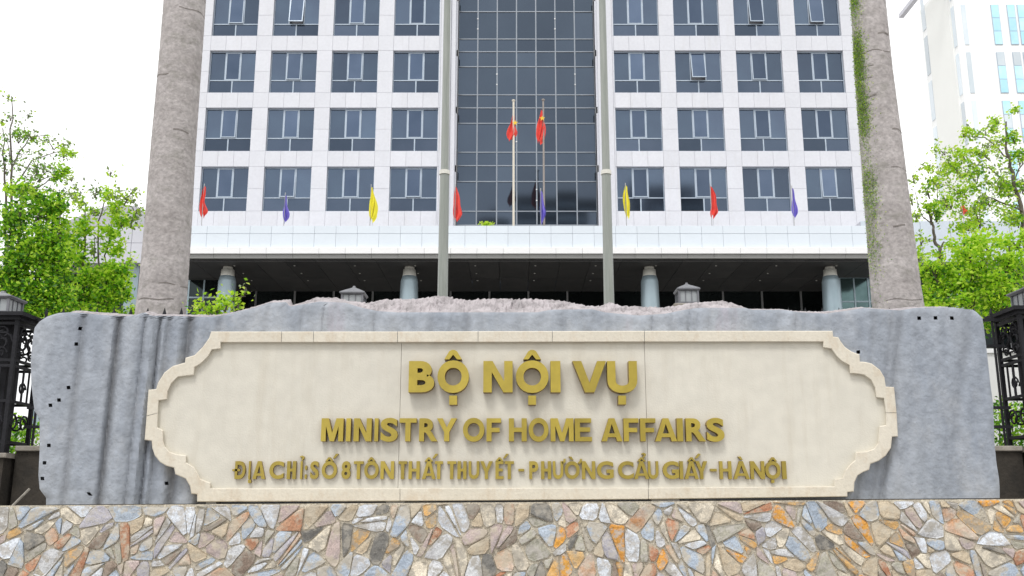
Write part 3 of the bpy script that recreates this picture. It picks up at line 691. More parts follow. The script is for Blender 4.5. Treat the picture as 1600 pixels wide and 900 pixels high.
# canopy
CF = 45.0
z_top, z_l1, z_l2, z_c1, z_c0 = [zat(y, CF)-YARD for y in (352.5, 365, 388, 398, 404)]
can = MB(); c0 = CF-BY; CHW = 17.75
can.box(-CHW+.01, CHW-.01, c0+.06, c0+.5, z_c0+.05, z_top-.05); can.box(-CHW+.02, CHW-.02, c0+.5, -.1, z_c0+.5, z_c0+.9)
cano = can.build('canopy', M['core'], bld)
def prow(n, z0, z1, d, m, nm, off=0, tilt=0):
    w_ = 2*CHW/n
    for i in range(n):
        g = MB(); g.bev(-w_/2+.005, w_/2-.005, 0, .07+d, 0, z1-z0-.014, .005); o = g.build(nm, m, cano); o.location = (-CHW+w_*(i+.5), c0-d, z0+.007); 
prow(34, z_l1, z_top, .0, M['fascia'], 'fascia_panel'); prow(34, z_l2, z_l1, .0, M['fascia'], 'fascia_panel')
prow(28, z_c1, z_l2, .22, M['coping'], 'coping_panel')
prow(28, z_c0-.02, z_c1, .12, M['shadow_trim'], 'drip_trim')
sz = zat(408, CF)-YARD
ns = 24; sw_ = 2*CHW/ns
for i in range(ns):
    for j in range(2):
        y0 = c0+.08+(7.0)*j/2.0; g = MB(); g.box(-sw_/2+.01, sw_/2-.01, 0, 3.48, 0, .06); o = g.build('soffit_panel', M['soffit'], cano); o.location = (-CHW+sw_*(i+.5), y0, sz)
g = MB()
for i in range(2, 24, 2):
    for j in range(3):
        x = -CHW+sw_*(i+.0)+.3; y = c0+.9+1.6*j; g.tube([(x,y,sz-.02),(x,y,sz+.01)], .045, 8)
tag(g.build('downlights', M['downlight'], cano), kind='stuff')
for px in (355, 639.5, 1015, 1298):
    X = xat(px, 440, 46.2)-BC; yy = 46.2-BY
    g = MB(); zt = sz
    g.tube([(X,yy,0),(X,yy,zt-3),(X,yy,zt-.75),(X,yy,zt-.48)], [.52,.48,.43,.36], 20)
    for k in range(10):
        a = 2*math.pi*k/10; g.tube([(X+.5*math.cos(a),yy+.5*math.sin(a),0),(X+.47*math.cos(a),yy+.47*math.sin(a),zt-3),(X+.42*math.cos(a),yy+.42*math.sin(a),zt-.8)], .012, 4)
    o = g.build('column', M['column'], bld, True)
    g = MB(); g.tube([(X,yy,zt-.48),(X,yy,zt-.42),(X,yy,zt-.14)], [.36,.33,.31], 20); g.tube([(X,yy,zt-.14),(X,yy,zt+.01)], [.24,.24], 16)
    g.build('column_cap', M['colcap'], o, True)
# recessed entrance front under the canopy: bays of dark glass between mullions
for i in range(18):
    x0 = -HW+.2+i*(2*HW-.4)/18; wv = (2*HW-.4)/18
    g = MB()
    g.box(x0, x0+.1, -.3, -.12, 0, sz); g.box(x0+.1, x0+wv, -.28, -.13, sz-1.3, sz-1.2); g.box(x0+.1, x0+wv, -.28, -.13, 5.0, 5.12); g.box(x0+.1, x0+wv, -.28, -.13, 0, .15)
    fo = g.build('entrance_bay', M['mull2'], bld)
    for z0, z1 in ((.15, 5.0), (5.12, sz-1.3), (sz-1.2, sz)):
        q = MB(); q.box(x0+.1, x0+wv, -.22, -.2, z0, z1); q.build('glass_pane', M['dglass'], fo)
def side_box(pxa, pxb, pyt, Y, m, nmull):
    a = xat(pxa, 440, Y)-BC; b = xat(pxb, 440, Y)-BC; zt = zat(pyt, Y)-YARD; yy = Y-BY
    g = MB(); g.box(a, b, yy, yy+.1, zt-.12, zt); g.box(a, b, yy+.1, yy+3, zt-.1, zt-.01)
    for i in range(nmull+1):
        x = a+(b-a)*i/nmull; g.box(x-.04, x+.04, yy-.01, yy+.09, 0, zt-.12)
    g.box(a, b, yy+.005, yy+.085, zt-1.4, zt-1.32)
    o = g.build('side_lobby', M['column'], bld)
    for i in range(nmull):
        x0 = a+(b-a)*i/nmull+.04; x1 = a+(b-a)*(i+1)/nmull-.04
        for z0, z1 in ((0, zt-1.4), (zt-1.32, zt-.12)):
            q = MB(); q.box(x0, x1, yy+.03, yy+.05, z0, z1); q.build('glass_pane', m, o)
side_box(1312, 1400, 431, 48.5, M['tglass'], 4); side_box(225, 343, 425, 49, M['dglass'], 5)
# side wings
def wing(x0, x1, Y, ptop, pbot, m, label_):
    yy = Y-BY; zt = zat(ptop, Y)-YARD; zb = zat(pbot, Y)-YARD
    g = MB(); g.box(x0, x1, yy+.06, yy+8, zb+.02, zt-.03); g.box(x0+.1, x1-.1, yy+2.2, yy+8, 0, zb); o = g.build('side_wing', M['core'], bld); o['label'] = label_
    n_ = max(1, int((x1-x0)/1.5)); w_ = (x1-x0)/n_
    for i in range(n_):
        for a, b in ((zb, zb+(zt-zb)*.55), (zb+(zt-zb)*.55, zt)):
            q = MB(); q.bev(x0+w_*i+.01, x0+w_*(i+1)-.01, yy, yy+.07, a+.01, b-.01, .006); q.build('wing_panel', m, o)
    k = 0
    x = x0+.8
    while x < x1-.3:
        q = MB(); q.box(x-.35, x+.35, yy+.5, yy+1.1, 0, zb); q.build('wing_column', M['column'], o); x += 4.2
    nn_ = max(2, int((x1-x0)/2)); w_ = (x1-x0-.3)/nn_
    for i in range(nn_):
        q = MB(); q.box(x0+.15+w_*i+.04, x0+.15+w_*(i+1)-.04, yy+2.1, yy+2.18, .1, zb-.1); q.build('glass_pane', M['dglass'], o)
Yw = 50.0
wing(xat(60, 380, Yw)-BC, -CHW-.25, Yw, 354, 411, M['wing'], 'lavender grey wing left of the canopy')
wing(CHW+.25, xat(1720, 380, Yw)-BC, Yw, 345, 409, M['wing2'], 'bluish wing right of the canopy')

# ------------------------------------------------------------------ flags on the canopy
def star_pts(cx, cz, r):
    return [(cx+(r if k % 2 == 0 else r*.4)*math.sin(k*math.pi/5), cz+(r if k % 2 == 0 else r*.4)*math.cos(k*math.pi/5)) for k in range(10)]
def limp_flag(name, parent, x, z_top, z_bot, wpx, m, seed, lean=0, curve=0, star=False):
    rr = random.Random(seed); H = z_top-z_bot; nu, nv = 12, 16; vs = []
    for j in range(nv+1):
        v = j/nv; env = (.22+.78*min(1, v*1.5)**.9)*min(1, (1-v)*5+.15)**.6*(.9+.14*math.sin(9*v+seed*2))
        for i in range(nu+1):
            u = i/nu
            xx = x+lean*v+curve*math.sin(math.pi*v)+wpx*env*(u-.25+.10*math.sin(u*9+v*4+seed)); yy = .09*math.sin(u*17+v*2.5+seed)*env
            zz = z_top-H*v*(1-.12*abs(math.sin(u*4.3+seed)))-.05*H*u
            vs.append((xx, yy, zz))
    fs = [(j*(nu+1)+i, j*(nu+1)+i+1, (j+1)*(nu+1)+i+1, (j+1)*(nu+1)+i) for j in range(nv) for i in range(nu)]
    g = MB(); g.add(vs, fs); return g.build(name, m, parent, True)
FY = 46.6; roofz = zat(404, CF)+.9
small = [(317,290,340,'red','red flag left of the canopy front, beside the left palm trunk',-.12),(445,304,349,'purple','violet blue flag below the second window column from the left',.0),
         (579,291,346,'yellow','yellow flag below the third window column from the left',.05),(711,291,346,'red','pale red flag at the left edge of the glass wall',.0),
         (845,297,351,'purple','violet blue flag in front of the glass wall, right of the tall poles',.0),(978,289,341,'yellow','yellow flag just right of the right lamp mast',-.1),
         (1111,290,341,'red','red flag over the second window column right of the glass wall',.06),(1239,293,343,'purple','violet blue flag between the last two window columns on the right',.0),(1503,318,336,'red','small red flag seen through the tree right of the right palm',.0)]
for k, (px, y0, y1, m_, lab, cv) in enumerate(small):
    X = xat(px, 320, FY); t = thing('small_flagpole', lab, 'flag', (X, FY, roofz if k < 8 else zat(345,FY)-.5), 'small coloured flags along the canopy roof')
    b_ = t.location.z; zt = zat(y0-3, FY)-b_; 
    MB().tube([(0,0,0),(0,0,zt)], .02, 6).build('pole', M['steelthin'], t)
    limp_flag('flag', t, .02, zt-.1, zat(y1, FY)-b_, .44 if m_ != 'purple' else .30, M[m_], k, curve=cv)
for px, yt, y0, y1, m_, mp, rad, lab, sd in ((802.5,158,178,221,'red','whitepole',.065,'tall cream flagpole with red flag, left one of the pair before the glass wall',1),(849.5,157,171,224,'red','brownpole',.055,'tall brownish flagpole with red flag, right one of the pair before the glass wall',2)):
    X = xat(px, 250, FY+.8); t = thing('flagpole', lab, 'flagpole', (X, FY+.8, roofz), 'pair of tall flagpoles on the canopy roof'); zt = zat(yt, FY+.8)-roofz
    g = MB(); g.tube([(0,0,0),(0,0,zt)], [rad, rad*.8], 10); g.tube([(0,0,zt),(0,0,zt+.06),(0,0,zt+.1)], [.09,.09,.02], 10); g.tube([(0,0,0),(0,0,.12)], .2, 10); g.build('pole', M[mp], t, False)
    fz0 = zat(y0, FY+.8)-roofz; fz1 = zat(y1, FY+.8)-roofz
    fo = limp_flag('flag', t, -.02 if sd == 1 else -.10, fz0, fz1, .50, M['red'], sd, lean=-.25 if sd == 1 else -.2)
    sp = star_pts(.08 if sd == 1 else -.06, fz0-.55, .16); g = MB(); g.add([(x, -.13, z) for x, z in sp]+[(x, -.115, z) for x, z in sp], [tuple(range(10))]+[(i,(i+1)%10,10+(i+1)%10,10+i) for i in range(10)]); g.build('star', M['star'], fo)
t = thing('potted_plant', 'tiny green plant in a pot on the canopy edge below the glass wall', 'plant', (xat(762, 350, FY), 45.9, roofz))
hz = zat(352, 45.9)-roofz
MB().tube([(0,0,0),(0,0,hz-.15)], [.14,.2], 10).build('pot', M['terra'], t)
pp = rng.normal(size=(160,3))*np.array([.18,.12,.06])+np.array([0,0,hz+.02]); leaf_mesh('foliage', pp, rng.uniform(.08,.16,160), [M['yellowgreen']], t)

# ------------------------------------------------------------------ tall masts with white collars in the forecourt
for px0, px1, lab in ((697.5, 691.5, 'left grey mast with white collar standing before the glass wall'), (941.5, 951.5, 'right grey mast with white collar standing before the glass wall')):
    Y = 20.0; base = U(px1, 465, Y); X = base.x
    t = thing('lamp_mast', lab, 'mast', (X, Y, YARD), 'pair of tall grey masts in the forecourt')
    zc = zat(271, Y)-YARD; sc = Y*1.03/F
    MB().tube([(0,0,0),(0,0,zc)], [9.4*sc, 7.3*sc], 8).build('lower_pole', M['pole'], t)
    MB().tube([(0,0,zc-.03),(0,0,zc+.06)], 8.6*sc, 12).build('collar', M['collar'], t)
    MB().tube([(0,0,zc+.06),(0,0,zc+7.5)], [6.3*sc, 5.0*sc], 8).build('upper_pole', M['pole'], t)
    g = MB(); g.tube([(0,0,zc+7.5),(0,0,zc+7.6),(0,0,zc+7.8)], [.09,.12,.02], 10); g.tube([(-.9,0,zc+7.3),(.9,0,zc+7.3)], .04, 8)
    for s in (-1,1): g.box(s*.9-.25, s*.9+.25, -.12, .12, zc+7.22, zc+7.38)
    g.build('lamp_arm', M['lampmetal'], t)

# ------------------------------------------------------------------ royal palms
def palm(pts, lab, mossy, seed):
    rr = random.Random(seed); Y = 12.0
    P = [(U(a, b, Y), w_*Y*1.025/F/2*1.0) for a, b, w_ in pts]
    P = [(p, r*(p-Vector((0,0,EYE))).y/Y) for p, r in P]
    base = Vector((P[-1][0].x+(P[-1][0].x-P[-2][0].x)*.15, Y, YARD))
    t = thing('royal_palm', lab, 'palm tree', base, 'pair of royal palms behind the sign')
    ctr = sorted([(p-base, r) for p, r in P], key=lambda q: q[0].z)
    top = ctr[-1]; slope = (ctr[-1][0]-ctr[-2][0])/(ctr[-1][0].z-ctr[-2][0].z)
    ztop = 11.2; ctr = [(Vector((0,0,-.02)), ctr[0][1]*1.16), (Vector((0,0,.5)), ctr[0][1]*1.03)]+ctr+[(top[0]+slope*(ztop-top[0].z), top[1]*.8)]
    zs = [c[0].z for c in ctr]
    def at(z): 
        return Vector((float(np.interp(z, zs, [c[0].x for c in ctr])), 0, z)), float(np.interp(z, zs, [c[1] for c in ctr]))
    nseg, nr = 520, 36; vs = []; fs = []
    rings = []; z = .3
    while z < ztop: z += rr.uniform(.16,.30); rings.append(z)
    for k in range(nseg+1):
        z = ztop*k/nseg; c, r = at(z)
        ringd = max([math.exp(-((z-q)/.016)**2) for q in rings] or [0])
        for i in range(nr):
            a = 2*math.pi*i/nr; q = r*(1+.008*math.sin(3*a+z*1.1)+.006*math.sin(7*a-z*2.3)+.003*(hsh(k,i)-.5)-.010*ringd)
            vs.append(c+Vector((math.cos(a)*q, math.sin(a)*q, 0)))
    for k in range(nseg):
        for i in range(nr): j = (i+1) % nr; fs.append((k*nr+i, k*nr+j, (k+1)*nr+j, (k+1)*nr+i))
    g = MB(); g.add(vs, fs); tr = g.build('trunk', M['trunk'], t, True)
    g = MB()
    for q in rings:        # broken ring scars, only part way round
        c, r = at(q); a0 = rr.uniform(2.6, 5.0); da = rr.uniform(.5, 2.4); m_ = 14
        if rr.random() < .5: continue
        hh = rr.uniform(.004,.011)
        for i in range(m_):
            a, b = a0+da*i/m_, a0+da*(i+1)/m_
            P4 = [c+Vector((math.cos(x)*(r*1.0+dd), math.sin(x)*(r*1.0+dd), zz+.012*math.sin(x*5+q*9))) for x in (a, b) for dd, zz in ((.001,-hh),(.001,hh))]
            g.add(P4, [(0,2,3,1)])
    tag(g.build('ring_scars', M['ring'], tr), kind='stuff')
    c, r = at(ztop)
    g = MB(); g.tube([c, c+Vector((0,0,.3)), c+Vector((0,0,1.5))], [r*.95, r*1.0, r*.45], 16); cs = g.build('crownshaft', M['shaft'], t, True)
    for k in range(15):
        a = k*2.4+rr.random(); up = rr.uniform(.5, 1.3); Ln = rr.uniform(2.6, 3.3); pts_ = []
        for q in range(11):
            u = q/10; rad = Ln*u*(.55+.45*math.cos(up*.4)); pts_.append(c+Vector((math.cos(a)*rad, math.sin(a)*rad, 1.4+Ln*(up*u-1.0*u*u*up*.75))))
        g = MB(); g.tube(pts_, [.045-.0035*q for q in range(11)], 5)
        for q in range(2, 44):
            u = q/44; f_ = u*10; i0 = min(int(f_), 9); p = pts_[i0].lerp(pts_[i0+1], f_-i0); sd = Vector((-math.sin(a), math.cos(a), 0))
            for s in (-1, 1):
                ll = .55*math.sin(math.pi*min(.97, u+.12))+.1; tip = p+sd*s*ll+Vector((math.cos(a)*.2, math.sin(a)*.2, -.22+rr.uniform(-.1,.1))); dx = Vector((math.cos(a), math.sin(a), 0))*.018
                g.add([p-dx, p+dx, tip], [(0,1,2)])
        g.build('frond', M['midgreen'], t)
    return t, at, base
palm([(289,0,67),(280,112,67.5),(271.5,225,69),(264,340,71),(255,450,73),(251,490,75)], 'thick plain grey royal palm trunk left of the building, behind the slab', False, 4)
tP, atP, baseP = palm([(1356,0,55),(1365,112,59.5),(1377,225,65),(1388,340,69.5),(1399,450,74),(1403,480,76)], 'grey royal palm trunk on the right with a green mossy left side', True, 9)
# moss strip and small ferns growing down the left side of the right palm
t = thing('moss_growth', 'strip of green moss and small ferns up the left side of the right palm trunk', 'moss', baseP+Vector((-.2,0,2.0)))
pos, sz_, mi = [], [], []
for k in range(42000):
    z = random.uniform(2.0, 8.2); c, r = atP(z); a = math.pi+random.gauss(.34,.26)
    dens = min(1, max(.12, (z-2.6)/3.0))*(.55+.45*math.sin(z*5)*math.sin(z*1.7)); 
    if random.random() > dens: continue
    rr_ = r*1.0+.004
    pos.append(c+Vector((math.cos(a)*rr_, math.sin(a)*rr_, 0))-Vector((-.2,0,2.0))); sz_.append(random.uniform(.009,.026)); mi.append(random.choice((0,1,1,2,1)))
leaf_mesh('moss', [tuple(p) for p in pos], sz_, [M['midgreen'], M['twig'], M['yellowgreen']], t, midx=mi)
c, r = atP(7.55); 
g = MB(); g.tube([c+Vector((-r*.95,-.05,-.05))-Vector((-.2,0,2.0)), c+Vector((-r-.05,-.06,.0))-Vector((-.2,0,2.0)), c+Vector((-r-.1,-.08,.12))-Vector((-.2,0,2.0))], [.03,.02,.006], 6); g.build('fern_root', M['bark'], t)

# ------------------------------------------------------------------ trees
def tree(name, lab, cat, Y, trunks, blobs, mats, leaf=(.06,.11), depth=1.0, group=None, seed=1, crown='crown'):
    rr = random.Random(seed); x0 = xat(trunks[0][0][0], trunks[0][0][1], Y); t = thing(name, lab, cat, (x0, Y, YARD), group); o = Vector((x0, Y, YARD))
    g = MB()
    for tr in trunks:
        pts = []; rad = []
        for (px, py, rpx) in tr: p = U(px, py, Y)-o; pts.append(p); rad.append(rpx*Y/F)
        if tr is trunks[0]: pts = [Vector((pts[0].x, 0, 0))]+pts; rad = [rad[0]*1.25]+rad
        q, qr = [], []
        for i in range(len(pts)-1):
            for s in range(4):
                u = s/4; q.append(pts[i].lerp(pts[i+1], u)+Vector((rr.uniform(-.02,.02), rr.uniform(-.04,.04), 0))); qr.append(rad[i]*(1-u)+rad[i+1]*u)
        q.append(pts[-1]); qr.append(rad[-1]); g.tube(q, qr, 7)
    P, Sz, Mi = [], [], []
    sc = Y/F
    for (cx, cy, rx, ry, n_, w_) in blobs:
        c = U(cx, cy, Y)-o; k = max(3, int(n_/34))
        subs = []
        for _ in range(k):
            while True:
                d = np.array([rr.uniform(-1,1) for _ in range(3)])
                if d@d < 1: break
            subs.append(np.array(c)+d*np.array([rx*sc, max(rx,ry)*sc*depth, ry*sc]))
        for sb in subs[:max(2, k//3)]:      # twig into the clump
            b = np.array(c)+np.array([0,0,-ry*sc]); g.tube([tuple(b), tuple((b+sb)/2+np.array([0,0,.05])), tuple(sb)], [.012,.008,.004], 4)
        cr = min(rx, ry)*sc*.26+.05
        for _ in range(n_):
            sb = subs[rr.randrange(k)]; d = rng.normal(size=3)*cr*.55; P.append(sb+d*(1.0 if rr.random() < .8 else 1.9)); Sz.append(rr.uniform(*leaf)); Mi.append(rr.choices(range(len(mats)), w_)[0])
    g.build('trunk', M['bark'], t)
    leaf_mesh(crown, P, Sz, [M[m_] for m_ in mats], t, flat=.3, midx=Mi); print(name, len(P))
    return t
LM = ['lime','midgreen','darkgreen','yellowgreen','twig']
# left: tall wispy tree, dense bushy mass, slender tree by the palm
tree('slender_tree', 'tall thin tree with sparse leaves at the far left of the photo', 'tree', 17,
     [[(20,490,3.5),(18,400,2.6),(20,300,2),(16,220,1.4),(18,150,.6)],[(8,490,3),(9,380,2.5),(8,280,1.6),(4,200,.6)],[(20,300,1.4),(50,250,1),(100,235,.5)],[(17,260,1.2),(45,215,.8),(75,212,.4)],[(20,320,1.3),(70,285,.9),(112,262,.5)]],
     [(14,153,8,4,34,(1,1,0,2,4)),(17,182,14,8,26,(0,1,0,0,5)),(44,182,9,4,16,(0,1,0,1,4)),(50,213,24,5,120,(3,2,0,1,2)),(100,240,16,8,190,(6,1,0,5,1)),(106,262,18,8,180,(6,2,0,4,0)),(84,276,14,6,130,(4,3,0,1,1)),(60,250,42,26,170,(1,1,0,0,6)),(20,230,24,30,150,(1,1,0,0,6)),(40,285,40,16,190,(1,2,0,0,6)),(112,280,8,4,30,(2,1,0,1,2)),(70,300,44,14,260,(1,2,0,1,6)),(30,210,20,16,110,(1,1,0,0,6)),(85,225,30,10,90,(1,1,0,1,5)),(60,270,50,16,260,(1,1,0,0,6)),(120,300,16,8,70,(2,1,0,1,4)),(3,190,5,3,30,(2,0,0,2,1)),(8,262,10,16,70,(1,2,1,0,4))],
     LM, (.045,.08), seed=11)
tree('bushy_tree', 'dense bright green tree mass at the left behind the iron pier', 'tree', 15,
     [[(28,490,4),(30,400,3),(32,320,2)],[(60,490,4),(62,420,3),(75,340,2)],[(90,490,3),(92,430,2),(95,330,1)]],
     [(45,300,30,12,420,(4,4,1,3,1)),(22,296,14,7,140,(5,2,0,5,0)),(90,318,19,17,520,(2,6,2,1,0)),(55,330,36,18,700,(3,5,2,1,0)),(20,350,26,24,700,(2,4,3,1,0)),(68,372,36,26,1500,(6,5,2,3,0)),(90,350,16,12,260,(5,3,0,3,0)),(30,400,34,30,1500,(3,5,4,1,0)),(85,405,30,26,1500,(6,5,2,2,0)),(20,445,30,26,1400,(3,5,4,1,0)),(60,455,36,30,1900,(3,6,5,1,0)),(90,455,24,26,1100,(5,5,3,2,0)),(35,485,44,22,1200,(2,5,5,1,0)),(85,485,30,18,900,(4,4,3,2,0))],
     LM, (.05,.09), depth=.9, seed=12)
tree('young_tree', 'young tree with light airy foliage just left of the left palm', 'tree', 16,
     [[(131,490,2.4),(131,420,1.9),(131,345,1.3),(134,318,.5)],[(155,490,2),(154,420,1.5),(155,345,1.2),(170,300,.6)],[(165,480,1.5),(166,400,1.2),(176,330,.6)],[(170,330,1),(200,305,.6),(222,330,.3)]],
     [(172,300,10,12,150,(4,1,0,6,0)),(183,322,16,12,230,(5,1,0,6,1)),(172,272,9,4,20,(1,0,0,2,3)),(150,300,16,10,50,(0,1,0,0,5)),(195,308,24,14,150,(1,0,0,2,5)),(205,345,14,12,90,(1,1,0,2,4)),(212,325,12,12,50,(1,0,0,2,4)),(128,315,12,10,90,(2,1,0,3,3)),(146,330,14,8,90,(3,2,0,3,3)),(128,352,18,14,330,(5,2,0,5,0)),(190,347,16,9,230,(4,1,0,6,0)),(175,360,20,12,330,(6,1,0,6,0)),(176,386,14,16,300,(5,2,0,5,0)),(118,375,18,16,400,(4,4,0,3,1)),(150,375,10,30,90,(2,2,0,1,3)),(115,405,16,14,300,(3,4,1,2,0)),
      (140,432,26,16,900,(6,5,1,4,0)),(178,428,22,16,900,(7,4,1,5,0)),(125,462,20,18,700,(3,5,4,1,0)),(165,462,26,20,1100,(6,5,1,4,0)),(192,450,12,20,420,(5,4,1,4,0)),(150,486,56,8,700,(5,4,2,3,0)),(203,407,8,4,40,(2,0,0,5,0)),(212,484,10,5,90,(3,1,0,6,0))],
     LM, (.05,.09), depth=.8, seed=13)
# right
tree('broken_branch_tree', 'small tree with bare dark stub branch just right of the right palm', 'tree', 15.5,
     [[(1478,490,3.4),(1474,430,3),(1468,392,3),(1461,370,2.4),(1455,350,1.9),(1452,330,1.0)],[(1468,388,2),(1475,378,1.2)],[(1455,352,1.2),(1440,335,.7),(1430,300,.4)],[(1456,345,1.2),(1462,320,.8),(1466,285,.4)]],
     [(1428,282,8,5,46,(2,0,0,4,2)),(1462,284,12,8,90,(2,1,0,5,2)),(1452,302,14,10,80,(2,1,0,3,3)),(1425,310,6,12,50,(1,0,0,4,2)),(1450,325,16,9,150,(4,3,0,4,1)),(1432,338,10,10,70,(2,1,0,4,2)),(1462,340,14,8,110,(2,4,1,2,1)),(1438,372,10,12,70,(3,1,0,5,1)),(1435,400,10,12,140,(4,1,0,5,1)),(1470,396,10,8,90,(3,2,0,4,0)),(1478,310,10,16,90,(3,1,0,4,1))],
     LM, (.045,.085), depth=.8, seed=21)
tree('leaning_tree', 'tall airy yellow green tree at the right edge in front of the far tower', 'tree', 17,
     [[(1600,490,4.5),(1602,400,4),(1597,335,3.4),(1585,280,3),(1575,240,2.4),(1572,190,1.2)],[(1590,300,1.8),(1545,262,1.2),(1520,255,.7)],[(1597,330,1.8),(1560,315,1.2),(1530,300,.5)],[(1578,250,1.4),(1540,215,.9),(1505,212,.5)],[(1586,280,1.2),(1600,250,.9),(1612,210,.5)]],
     [(1450,262,20,10,90,(2,0,0,5,3)),(1475,230,16,14,90,(2,0,0,5,3)),(1530,225,40,26,300,(2,1,0,6,4)),(1560,270,40,30,420,(3,2,0,5,4)),(1500,280,40,26,380,(3,1,0,7,2)),(1530,340,50,18,460,(5,2,0,6,2)),(1580,325,26,22,300,(4,3,0,4,2)),(1560,186,18,8,120,(3,1,0,6,1)),(1590,172,10,6,60,(3,1,0,4,1)),(1505,207,12,8,110,(2,0,0,6,1)),(1540,205,26,8,140,(3,1,0,4,3)),(1585,215,20,12,230,(4,3,0,4,2)),(1508,240,20,12,230,(3,1,0,7,1)),(1545,240,20,12,130,(2,1,0,3,4)),(1592,245,14,14,240,(3,5,1,2,1)),(1498,262,22,12,260,(4,1,0,7,1)),(1480,252,8,8,50,(2,0,0,4,2)),(1525,275,24,14,150,(2,1,0,3,4)),(1510,300,20,12,260,(5,2,0,6,1)),(1485,315,14,14,220,(5,2,0,5,1)),(1575,298,16,12,240,(4,3,0,5,1)),(1545,310,26,14,150,(2,1,0,2,5)),(1596,290,10,14,140,(3,4,0,3,1)),(1525,325,24,12,150,(2,1,0,3,4)),(1512,350,16,12,200,(5,1,0,6,0)),(1590,345,14,12,150,(3,3,0,3,1))],
     LM, (.045,.085), depth=.9, seed=22)
tree('garden_shrub', 'broad dense lime green shrub at the right behind the iron fence', 'shrub', 14,
     [[(1520,490,4),(1520,440,3),(1515,400,2)],[(1570,490,4),(1572,420,3),(1580,380,1)],[(1470,490,3),(1465,440,2),(1450,415,1)]],
     [(1545,382,34,14,504,(7,1,0,9,0)),(1590,375,18,16,345,(6,1,0,8,0)),(1500,385,20,12,252,(6,1,0,9,0)),(1520,405,44,18,936,(8,1,1,9,0)),(1580,410,28,20,648,(7,2,1,8,0)),(1462,420,24,16,432,(6,2,2,7,0)),(1445,425,12,12,216,(6,1,2,7,0)),(1500,435,40,18,864,(7,2,2,8,0)),(1560,440,40,20,936,(7,2,2,8,0)),(1455,455,24,18,504,(6,3,3,7,0)),(1510,465,46,18,1080,(7,2,2,8,0)),(1565,475,36,18,792,(7,2,2,8,0)),(1470,482,40,12,576,(6,3,3,7,0)),(1610,460,20,40,360,(5,3,3,6,0)),(1560,495,46,12,504,(5,2,2,6,0)),(1545,508,12,10,144,(3,2,3,5,0))],
     LM, (.045,.085), depth=.9, seed=23)
tree('leafy_sapling', 'small bright green sapling poking up behind the slab, left of the lantern', 'plant', 9.3,
     [[(335,500,1.2),(340,485,1),(362,472,.8),(380,462,.6),(394,455,.4)],[(330,492,.8),(312,478,.6)]],
     [(305,486,18,3,60,(3,1,0,6,0)),(316,475,6,6,26,(3,1,0,6,0)),(328,480,9,7,50,(4,1,0,6,0)),(343,468,9,6,60,(4,1,0,6,0)),(352,480,14,7,90,(5,1,0,5,0)),(366,466,7,6,40,(4,1,0,6,0)),(372,476,6,7,30,(4,1,0,5,0)),(382,456,5,3,18,(3,1,0,4,2)),(340,487,22,3,60,(4,1,0,5,0))],
     LM, (.03,.06), depth=.5, seed=31)
for (px0, px1, ytop, lab, sd) in ((-60, 62, 668, 'low green hedge behind the fence at the left edge', 1), (1540, 1660, 640, 'low green hedge behind the fence at the right edge', 2)):
    Y = 11.6; a, b = U(px0, ytop, Y), U(px1, ytop, Y); t = thing('hedge', lab, 'hedge', ((a.x+b.x)/2, Y, YARD)); h = a.z-YARD
    n_ = 5000; P = rng.uniform(size=(n_,3))*np.array([b.x-a.x, .7, h+.1])-np.array([(b.x-a.x)/2, .35, 0]); P[:,2] += .04*np.sin(P[:,0]*9)
    leaf_mesh('foliage', P, rng.uniform(.03,.07,n_), [M['midgreen'], M['lime'], M['darkgreen']], t, midx=rng.choice(3, n_, p=[.45,.35,.2]))
    g = MB()
    for k in range(6): x = (k-2.5)*(b.x-a.x)/6; g.tube([(x,0,0),(x+.03,0,h*.5),(x+.1,.05,h*.9)], [.02,.015,.006], 5)
    g.build('stems', M['bark'], t)

